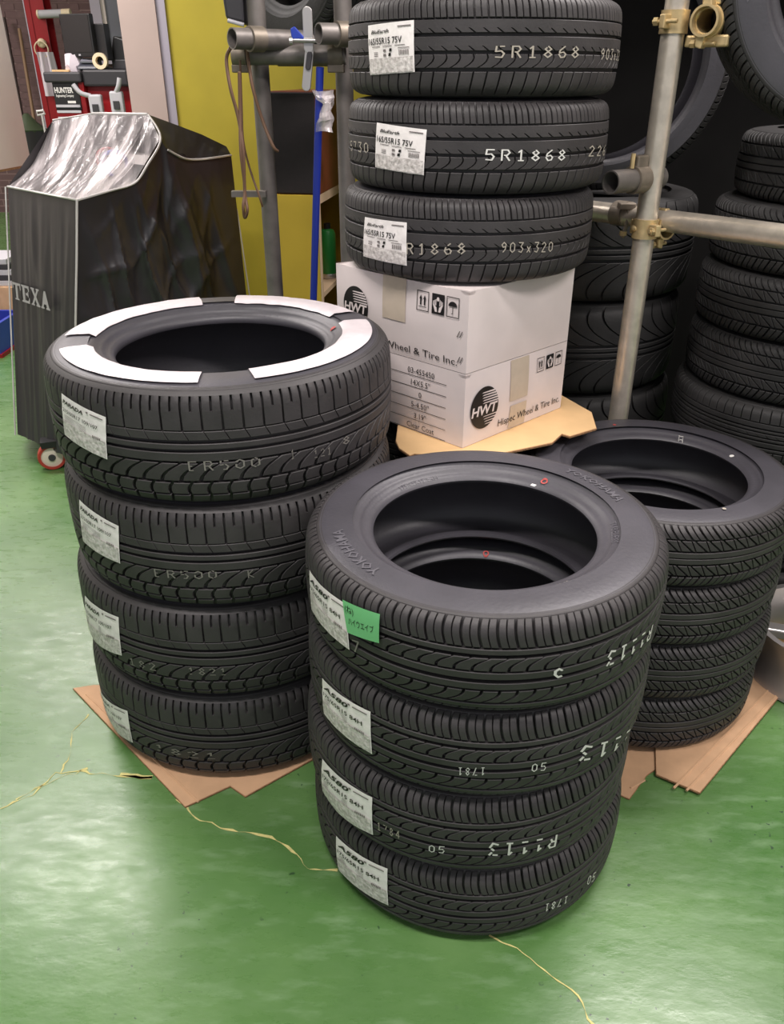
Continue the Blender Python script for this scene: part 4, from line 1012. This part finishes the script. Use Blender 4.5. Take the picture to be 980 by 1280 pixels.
drape([P4, Q1, Q2, Q3, R1], [P3, S1, S1.lerp(S2, .6), S2, R1], 40, 8, .006, 2, 9, Vector((0, -.3, .9)), 4).build('cover_top_panel', BLACKCL, mroot, smooth=60)
fan('cover_back_slope', [P4, Q1, Q2, Q3, R1, BK, LKt, P6, P5], BLACKCL)
# clear window: front slope and its right wrap
def winfn(top, bot, seed):
    def fn(u, v):
        a = polyat(top, u); b = polyat(bot, u); p = a.lerp(b, v)
        d = .006*noise.noise(Vector((u*22, v*2.2, seed)))+.008*noise.noise(Vector((u*9, v*1.2, seed+4)))
        env = min(1, 8*v, 8*(1-v), 8*u, 8*(1-u))
        return p+Vector((0, -.6, .8))*d*env-Vector((0, -.5, .8))*.035*math.sin(PI*v)-O
    return fn
MB().grid(winfn([P6, P5, P4], [T2, T1], 2), 70, 40).build('clear_window', CLEAR, mroot, smooth=60, fix=False)
MB().grid(winfn([P4, P3], [T1, P2], 8), 16, 24).build('clear_window_side', CLEAR, mroot, smooth=60, fix=False)
def piping(pts, r=.004, n=6): return MB().tube([p-O for p in spline(pts, n)], r, 6).build('piping', PIPING, mroot, smooth=60)
piping([T2+Vector((0, -.004, .0)), T2.lerp(T1, .5)+nF*.004, T1+nF*.004]); piping([T1+nF*.004, T1.lerp(P2, .5)+nS*.004, P2+nS*.004, P2.lerp(P3, .4)+nS*.02, P3+nS*.006, P4]); piping([P5, P4], .006); piping([P6, P5], .003)
piping([S1+nS*.01, S1.lerp(S2, .5)+nS*.012+Vector((0, 0, -.012)), S2+nS*.01, S2.lerp(R1, .5)+nS*.012, R1])
piping([T1+nF*.006+nS*.002]+[T1.lerp(B1, k/6)+nF*.006+nS*.006 for k in range(1, 6)]+[B1])
piping([T2.lerp(B2, k/5)+Vector((-.006, -.008, 0)) for k in range(6)], .003)
piping([R1+Vector((.004, 0, -.2)), R1+Vector((.012, -.006, -.3)), R1+Vector((.03, 0, -.6))], .003)
# lettering on the cover
SER = {'T': [[(0, .62), (0, 1), (1, 1), (1, .62), (.93, .62), (.86, .86), (.62, .86), (.62, .1), (.75, .07), (.75, 0), (.25, 0), (.25, .07), (.38, .1), (.38, .86), (.14, .86), (.07, .62)]],
 'E': [[(0, 0), (0, .08), (.12, .12), (.12, .88), (0, .92), (0, 1), (.9, 1), (.9, .68), (.82, .68), (.74, .86), (.38, .86), (.38, .14), (.76, .14), (.86, .34), (.94, .34), (.9, 0)], [(.5, .44), (.5, .58), (.68, .58), (.74, .68), (.8, .68), (.8, .34), (.74, .34), (.68, .44)]],
 'X': [[(0, 0), (0, .08), (.1, .1), (.38, .5), (.1, .9), (0, .92), (0, 1), (.42, 1), (.42, .92), (.36, .9), (.52, .66), (.68, .9), (.62, .92), (.62, 1), (.98, 1), (.98, .92), (.88, .9), (.62, .53), (.92, .1), (1, .08), (1, 0), (.56, 0), (.56, .08), (.64, .1), (.48, .35), (.3, .1), (.38, .08), (.38, 0)]],
 'A': [[(0, 0), (0, .08), (.1, .1), (.42, 1), (.6, 1), (.92, .1), (1, .08), (1, 0), (.58, 0), (.58, .08), (.66, .1), (.61, .26), (.34, .26), (.29, .1), (.38, .08), (.38, 0)], [(.37, .36), (.58, .36), (.48, .72)]]}
tx = MB()
corn = [(15, 354), (65, 375), (65, 390), (15, 369)]
cq = []
def frontpix(x, y):                                   # pixel on the cover's front plane
    n = (T1-T2).cross(B1-T1).normalized(); n = n if n.y < 0 else -n; q = T1+n*.036; r = ray(x, y); t = n.dot(q-Vector((0, 0, H)))/n.dot(r); return Vector((0, 0, H))+r*t
c4 = [frontpix(*p) for p in ((15, 352), (62, 366), (64, 389), (17, 373))]
for i, ch in enumerate('TEXA'):
    for poly in SER[ch][:1 if ch == 'A' else 2]:
        def fn(x, y):
            u = (i+x*.9)/4; return c4[0].lerp(c4[1], u).lerp(c4[3].lerp(c4[2], u), 1-y)-O
        tx.add([fn(*p) for p in poly], [tuple(range(len(poly)))])
tx.build('cover_lettering', mat('silver_print', (168, 164, 166), .5), mroot, fix=False)
# machine inside: pale body, sloping panel, dark screen, hoses
d1 = (T2-T1); d1.z = 0; d1.normalize(); d2 = Vector((-d1.y, d1.x, 0)); 
if d2.y < 0: d2 = -d2
MM = xform(None, T1+d1*.03+d2*.04-O, d1, d2, Vector((0, 0, 1))); LW = (T2-T1).length-.06
MB().box(.10, LW-.08, .16, .42, -.92, -.14, MM).build('machine_body', GREYP, mroot, bevel=.01)
sl = MB().add([MM @ Vector(v) for v in ((.07, .10, -.12), (LW-.06, .10, -.12), (LW-.06, .36, .10), (.07, .36, .10), (.07, .42, .10), (LW-.06, .42, .10), (.07, .42, -.12), (LW-.06, .42, -.12))], [(0, 1, 2, 3), (3, 2, 5, 4), (0, 3, 4, 6), (1, 7, 5, 2), (0, 6, 7, 1), (4, 5, 7, 6)]).build('control_console', mat('console_grey', (204, 196, 194), .5), mroot)
def slope(a, b, off=.004): return MM @ Vector((.07+a*(LW-.13), .10+b*.26, -.12+b*.22+off))
MB().add([slope(.14, .4, .006), slope(.5, .4, .006), slope(.5, .85, .006), slope(.14, .85, .006)], [(0, 1, 2, 3)]).build('screen', BLK, mroot)
MB().add([slope(.12, .08, .006), slope(.6, .08, .006), slope(.6, .3, .006), slope(.12, .3, .006)], [(0, 1, 2, 3)]).build('printer_slot', DGREY, mroot)
for (a, b, m_, n_) in ((.78, .75, RED, 'red_hose_loop'), (.62, .72, BLUE, 'blue_hose_loop')):
    c = slope(a, b, .03); MB().tube([c+Vector((.045*math.cos(q), .01*math.sin(2*q), .045*math.sin(q))) for q in [2*PI*i/24 for i in range(24)]], .007, 8, closed=True).build(n_, m_, mroot, smooth=60)
MB().add([slope(.55, .05, .008), slope(.8, .05, .008), slope(.8, .12, .008), slope(.55, .12, .008)], [(0, 1, 2, 3)]).build('red_strip', RED, mroot)
# casters
wc = atz(66, 588, 0); 
for k, (p, big) in enumerate(((wc, 1), (Vector((-1.0, 3.1, 0)), 0), (Vector((-.83, 3.48, 0)), 0), (Vector((-1.25, 3.55, 0)), 0))):
    rW = .052; axis = Vector((.35, -.93, 0)).normalized(); ctr = Vector((p.x, p.y+.02, rW))-O
    Mw = xform(None, ctr, Vector((0, 0, 1)).cross(axis), Vector((0, 0, 1)), axis)
    cs = MB().lathe([(rW-.012, -.018), (rW-.003, -.018), (rW, -.012), (rW, .012), (rW-.003, .018), (rW-.012, .018)], 36, Mw, closed=True).build('caster_tread', WHEELR, mroot, smooth=40)
    MB().lathe([(0, -.016), (rW-.012, -.016), (rW-.012, .012), (.02, .017), (0, .017)], 36, Mw).build('caster_hub', WHEELC, mroot, smooth=40)
    MB().lathe([(0, .024), (.012, .024), (.014, .016)], 16, Mw).build('caster_bolt', DGREY, mroot, smooth=40)
    MB().box(-.03, .03, -.01, .06, -.03, -.02, Mw).box(-.03, .03, .045, .07, -.03, .03, Mw).build('caster_fork', BLK, mroot)

# ================================================================== FAR ROOM
def P_(x, y, Y): return atY(x, y, Y)
# red column
RY = 8.6; xa = P_(29, 0, RY).x; xb = P_(53, 0, RY).x
red = thing('red_column', 'red painted steel column in front of the brick wall', 'column', ((xa+xb)/2, RY, 0))
hwid = (xb-xa)/2
MB().box(-hwid, hwid, 0, .015, 0, 3.0).build('front_flange', RED, red); MB().box(-.012, .012, .015, .18, 0, 3.0).build('web', RED, red); MB().box(-hwid, hwid, .18, .195, 0, 3.0).build('rear_flange', RED, red)
MB().box(-hwid-.008, -hwid, -.002, .017, 0, 3.0).build('pale_edge', LILAC, red); MB().box(-hwid*.5, -hwid*.42, -.006, 0, 0, 3.0).build('weld_line', RED, red)
la = P_(48, 18, RY-.03); lb = P_(88, 14, RY-.03); lb.z = la.z+.01
lt = thing('tube_lamp', 'short pale tube lamp sticking sideways from the red column', 'lamp', la)
MB().tube([Vector((0, 0, 0)), (lb-la)*.75], .034, 16).build('tube', GREYP, lt, smooth=50); MB().tube([(lb-la)*.74, (lb-la)], .036, 16).build('end_cap', CERAM, lt, smooth=50); MB().tube([(lb-la)*-.02, (lb-la)*.03], .037, 16).build('end_cap', CERAM, lt, smooth=50)
tk = P_(52, 54, RY-.03)
ring = thing('towel_ring', 'cream towel ring fixed to the red column', 'ring', tk)
MB().lathe([(0, -.03), (.035, -.03), (.04, 0), (.03, .015), (0, .02)], 20, Matrix.Rotation(PI/2, 4, 'X')).build('knob', CERAM, ring, smooth=50)
MB().tube([Vector((.062*math.cos(q), -.03, -.05+.065*math.sin(q))) for q in [2*PI*i/28 for i in range(28)]], .006, 8, closed=True).build('hoop', CERAM, ring, smooth=60)
tw0 = P_(54, 65, RY-.08)
def towel(u, v):
    x = (-.065+.14*u)*(1+.12*v)+.03*v*(u-.2); d = .02*math.sin(u*14+v*2)
    return tw0+Vector((x+.02*v, d, -v*(.36+(.07 if u > .6 else 0)*min(1, (u-.6)*4))))
tw = MB(); tw.grid(towel, 20, 12); tw.grid(lambda u, v: towel(u, v)+Vector((0, .02, .0)), 20, 12)
tag(tw.build('towel', TOWEL, smooth=70, fix=False), 'white towel hanging from the ring on the red column', 'towel')
# brooms and bucket by the brick wall
for (a, b, lab) in (((24, 36), (46, 170), 'wooden broom handle leaning on the brick wall by the red column'), ((5, 22), (36, 190), 'dark broom handle leaning beside the white board')):
    p = P_(*a, BY-.10); q = P_(*b, BY-.45); d = (q-p).normalized(); q = p+d*(p.z/(-d.z))
    bo = thing('broom', lab, 'broom', q)
    MB().tube([Vector((0, 0, .0)), p-q], .016, 10).build('handle', mat('broom_wood', (142, 112, 84), .6) if 'wooden' in lab else mat('dark_wood', (62, 48, 44), .6), bo, smooth=50)
    MB().box(-.16, .16, -.03, .03, .0, .10).build('bristle_head', DGREY, bo, bevel=.01)
bk = P_(38, 170, BY-1.5); bk.z = 0
bu = thing('waste_bin', 'dark bin with green bag by the brick wall', 'bin', bk)
zt_ = P_(38, 162, BY-1.5).z
MB().lathe([(0, 0), (.13, 0), (.15, zt_), (.14, zt_), (.125, .02)], 24).build('bin_body', DGREY, bu, smooth=40)
MB().lathe([(.148, zt_-.02), (.155, zt_), (.08, zt_+.06), (.02, zt_+.13), (0, zt_+.13)], 14).build('green_bag', mat('green_bag_plastic', (66, 78, 54), .6), bu, smooth=60)
# console with monitor
KY = 6.3
def K(x, y, Y=KY): return P_(x, y, Y)
k0 = K(61.5, 97); k1 = K(97, 95); zc = (k0.z+k1.z)/2
con = thing('wheel_alignment_console', 'red and black wheel alignment console with lettering and drawers', 'console', (k0.x, KY, 0))
KO = Vector((k0.x, KY, 0)); kw = k1.x-k0.x; rw = K(156, 95).x-k0.x
MB().box(.01, kw+.03, 0, .5, .08, zc-.03).build('front_cabinet', RED, con, bevel=.006)
MB().box(kw+.03, rw, .06, .5, .08, zc-.05).build('side_cabinet', RED, con, bevel=.006)
MB().box(-.03, kw+.03, -.03, .5, zc-.035, zc+.03).build('left_worktop', DGREY, con, bevel=.012)
MB().box(kw+.03, rw+.02, .0, .52, zc-.06, zc+.045).build('keyboard_tray', mat('tray_grey', (48, 46, 50), .5), con, bevel=.015)
za, zb_ = K(80, 130).z, K(80, 103).z
MB().box(.015, kw-.005, -.008, .0, za, zb_).build('black_door_panel', BLK, con)
pl = MB(); f_ = lambda u, v: Vector((u, -.0095, v))
text_on(pl, 'HUNTER', f_, K(69, 115).x-KO.x, K(80, 116).z, K(80, 109).z-K(80, 116).z, width=K(92, 115).x-K(69, 115).x, bold=.03)
text_on(pl, 'Engineering Company', f_, K(70, 115).x-KO.x, K(80, 121).z, .016, width=K(92, 115).x-K(70, 115).x, bold=.02)
pl.add([f_(K(85, 125).x-KO.x, K(85, 129).z), f_(K(95, 125).x-KO.x, K(85, 129).z), f_(K(95, 125).x-KO.x, K(85, 126).z), f_(K(85, 125).x-KO.x, K(85, 126).z)], [(0, 1, 2, 3)])
pl.build('console_lettering', PAINTW, con, fix=False)
for y in (134, 141, 149):
    z = K(80, y).z
    d = MB().box(.015, kw-.005, -.010, .0, z-.022, z+.022).build('drawer', BLK if y == 134 else RED, con); MB().box(.02, kw-.01, -.018, -.010, z+.0, z+.016).build('drawer_pull', GREYP, d)
for x in (.05, rw-.05):
    for y in (.05, .45): MB().lathe([(0, 0), (.03, 0), (.035, .03), (.03, .08), (0, .08)], 14, Matrix.Translation((x, y, 0))).build('castor', BLK, con, smooth=40)
# wheel clamps hung on the side
for k, (x, y) in enumerate(((122, 130), (148, 126))):
    w0 = thing('wheel_sensor_clamp', ('left' if k == 0 else 'right')+'most grey wheel sensor clamp hung on the red console', 'clamp', K(x, y, KY-.02))
    w0['label'] = 'grey wheel sensor clamp on the console nearest the black drawers' if k == 0 else 'grey wheel sensor clamp on the console farther from the drawers'
    MB().box(-.045, .045, -.05, .0, -.09, .06).build('sensor_body', GREYP, w0, bevel=.012)
    MB().tube(spline([(-.03, -.03, .05), (-.09, -.05, .07), (-.13, -.05, .12)] if k == 0 else [(.0, -.03, .05), (.03, -.05, .09), (.045, -.05, .14)], 4), .016, 10).build('clamp_arm', GREYP, w0, smooth=50)
    MB().tube(spline([(-.03, -.03, -.07), (-.08, -.05, -.1), (-.12, -.05, -.14)] if k == 0 else [(0, -.03, -.07), (.02, -.05, -.12)], 4), .016, 10).build('clamp_arm', GREYP, w0, smooth=50)
    MB().box(-.02, .02, -.062, -.05, -.05, .0).build('dark_inset', DGREY, w0)
# monitor
m0, m1, m2, m3 = K(74, 18, KY+.1), K(110, 16, KY+.02), K(121, 71, KY+.02), K(84, 72, KY+.1)
mon = thing('monitor', 'black flat monitor tilted on the alignment console', 'monitor', (K(108, 76, KY+.2).x, KY+.34, zc+.045))
MO = Vector(mon.location)
mx_ = (m1-m0); mx_.z = 0; mx_.normalize(); cen = (m0+m1+m2+m3)/4; mw = .5*abs(m1.x-m0.x)*1.05+.003; mh = .5*abs(m0.z-m3.z)
Mm = xform(None, cen-MO, Vector((.93, -.30, 0)).normalized(), Vector((0, 0, 1)).cross(Vector((.93, -.30, 0)).normalized()).normalized(), Vector((0, 0, 1)))
MB().box(-mw, mw, -.01, .035, -mh, mh, Mm).build('monitor_case', BLK, mon, bevel=.006)
MB().box(-mw+.012, mw-.012, -.0125, -.010, -mh+.03, mh-.012, Mm).build('screen', mat('screen_off', (34, 30, 31), .5), mon)
MB().box(-.008, .008, -.0125, -.0105, -mh+.008, -mh+.018, Mm).build('power_badge', GREYP, mon)
MB().box(mw*.5, mw+.07, .035, .10, -mh-.02, mh*.55, Mm).build('mount_arm', BLK, mon, bevel=.006)
MB().lathe([(0, 0), (.10, 0), (.10, .012), (.03, .03), (.025, .10), (0, .10)], 20, Matrix.Translation((.02, .04, 0))).build('stand_base', BLK, mon, smooth=40)
# things on the console top
pr = thing('label_printer', 'black box printer behind the monitor on the console', 'printer', Vector((K(148, 80).x, KY+.18, zc+.045)))
MB().box(-.11, .05, -.04, .12, .03, .18, Matrix.Rotation(.3, 4, 'Y')).build('printer_body', BLK, pr, bevel=.01); MB().box(-.08, .06, -.06, .1, 0, .06).build('printer_base', DGREY, pr, bevel=.006)
ph = thing('desk_handset', 'dark handset cradle on the console top', 'handset', Vector((K(108, 86).x, KY+.055, zc+.045)))
MB().add([(-.07, -.05, 0), (.07, -.05, 0), (.07, .08, 0), (-.07, .08, 0), (-.06, -.04, .02), (.06, -.04, .02), (.06, .07, .07), (-.06, .07, .07)], [(3, 2, 1, 0), (4, 5, 6, 7), (0, 1, 5, 4), (1, 2, 6, 5), (2, 3, 7, 6), (3, 0, 4, 7)]).build('cradle', mat('slate_plastic', (62, 64, 74), .4), ph, bevel=.006)
MB().box(-.045, .045, -.01, .05, .045, .055, Matrix.Rotation(.35, 4, 'X')).build('display', GLASSW, ph)
tr = MB().lathe([(.028, -.02), (.05, -.02), (.05, .02), (.028, .02)], 28, Matrix.Translation((K(125, 84).x, KY+.03, zc+.045+.05)) @ Matrix.Rotation(PI/2, 4, 'X') , closed=True)
tag(tr.build('tape_roll', CERAM, smooth=40), 'cream roll of tape standing on the console top', 'tape')
pp = thing('crumpled_paper', 'crumpled white paper and card on the console worktop', 'paper', Vector((K(87, 84).x, KY+.1, zc+.031)))
o = MB(); o.lathe([(0, 0), (.06, 0), (.07, .04), (.05, .1), (0, .12)], 12)
o.v = [v+Vector((.03*noise.noise(v*20), .03*noise.noise(v*21+Vector((3, 0, 0))), .02*noise.noise(v*19+Vector((0, 5, 0)))*(1 if v.z > .01 else 0))) for v in o.v]
o.build('paper_wad', TOWEL, pp, smooth=30); MB().slab([(-.14, -.06), (-.02, -.07), (.0, .05), (-.12, .06)], 0, .012).build('card_scrap', CARDL, pp)
# white panel board at the far left
pz = P_(36, 205, 6.6); pq = P_(-30, 234, 5.9)
wb = thing('white_board', 'tall white panel board standing left of the brick wall', 'board', (pz.x, pz.y, 0))
dv = (pq-pz); dv.z = 0; dvn = dv.normalized(); nn = Vector((dvn.y, -dvn.x, 0)); zb0 = pz.z
Mb = xform(None, Vector((0, 0, 0)), dvn, Vector((0, 0, 1)).cross(dvn), Vector((0, 0, 1)))
MB().box(0, 1.1, -.02, .02, zb0, 2.7, Mb).build('panel', WHT, wb)
MB().box(0, 1.1, -.022, .022, zb0-.015, zb0, Mb).build('bottom_rail', CARDE, wb)
for a in (.72, 1.05): MB().box(a, a+.04, -.02, .02, 0, zb0, Mb).build('stand_leg', DGREY, wb)
bmk = P_(2, 78, 6.3); MB().box(.26, .38, -.028, -.02, bmk.z-.04, bmk.z+.05, Mb).box(.26, .38, .02, .028, bmk.z-.04, bmk.z+.05, Mb).build('blue_magnet', BLUE, wb)
# squeegee hook thing behind cover
sq = thing('wire_hook', 'thin white wire hook with square loop in front of the red column', 'hook', K(58, 165, 5.2)*1.0)
SQ = Vector(sq.location); sq.location.z = 0
MB().tube([Vector((0, 0, 0)), K(52, 142, 5.2)-Vector((SQ.x, SQ.y, 0))], .006, 8).build('wire_stem', PIPING, sq)
MB().tube([K(x, y, 5.2)-Vector((SQ.x, SQ.y, 0)) for x, y in ((46, 139), (54, 138), (56, 142), (47, 144))], .006, 8, closed=True).build('wire_loop', PIPING, sq)
# crates at the left edge
bx0 = atz(-30, 447, 0)
cr = thing('blue_crate', 'blue plastic crate on the floor beside the covered machine', 'crate', (bx0.x, bx0.y, 0))
MB().box(-.35, .14, 0, .02, .02, .17).box(-.35, .14, .33, .35, .02, .17).box(-.35, -.33, .02, .33, .02, .17).box(.12, .14, .02, .33, .02, .17).build('crate_walls', BLUE, cr); MB().box(-.36, .15, -.01, .36, 0, .02).build('crate_base', RED, cr)
tag(MB().box(bx0.x-.3, bx0.x+.12, bx0.y+.42, bx0.y+.75, 0, .28).build('wooden_crate', CARD, bevel=.004), 'plain brown box behind the blue crate', 'box')
for i in range(5):
    tag(MB().box(bx0.x-.28+.01*i, bx0.x+.10-.008*i, bx0.y+.45, bx0.y+.72, .28+.03*i, .31+.03*i).build('binder', (GREYP, DGREY)[i % 2], bevel=.003), 'flat binder number %s up in the pile on the brown box' % ('one', 'two', 'three', 'four', 'five')[i], 'binder', 'binders piled on the brown box')
# alloy wheel lying at the right edge
aw = thing('alloy_wheel', 'silver alloy wheel lying on cardboard beside the narrow tyres', 'wheel', (1.08, 1.625, 0.005))
MB().lathe([(.14, 0), (.175, 0), (.17, .02), (.155, .05), (.155, .11), (.175, .14), (.18, .15), (.165, .15), (.145, .12), (.14, .05)], 48, closed=True).build('rim', STEEL, aw, smooth=40)
for i in range(5): MB().box(-.018, .018, .03, .146, .09, .115, Matrix.Rotation(2*PI*i/5, 4, 'Z')).build('spoke', STEEL, aw, bevel=.004)
MB().lathe([(0, .08), (.04, .08), (.04, .118), (0, .122)], 24).build('hub', STEEL, aw, smooth=40)
sheet('cardboard_sheet', [(940, 800), (962, 770), (1040, 790), (1010, 830)], .0, .004, CARDL, 'pale cardboard scrap under the alloy wheel')
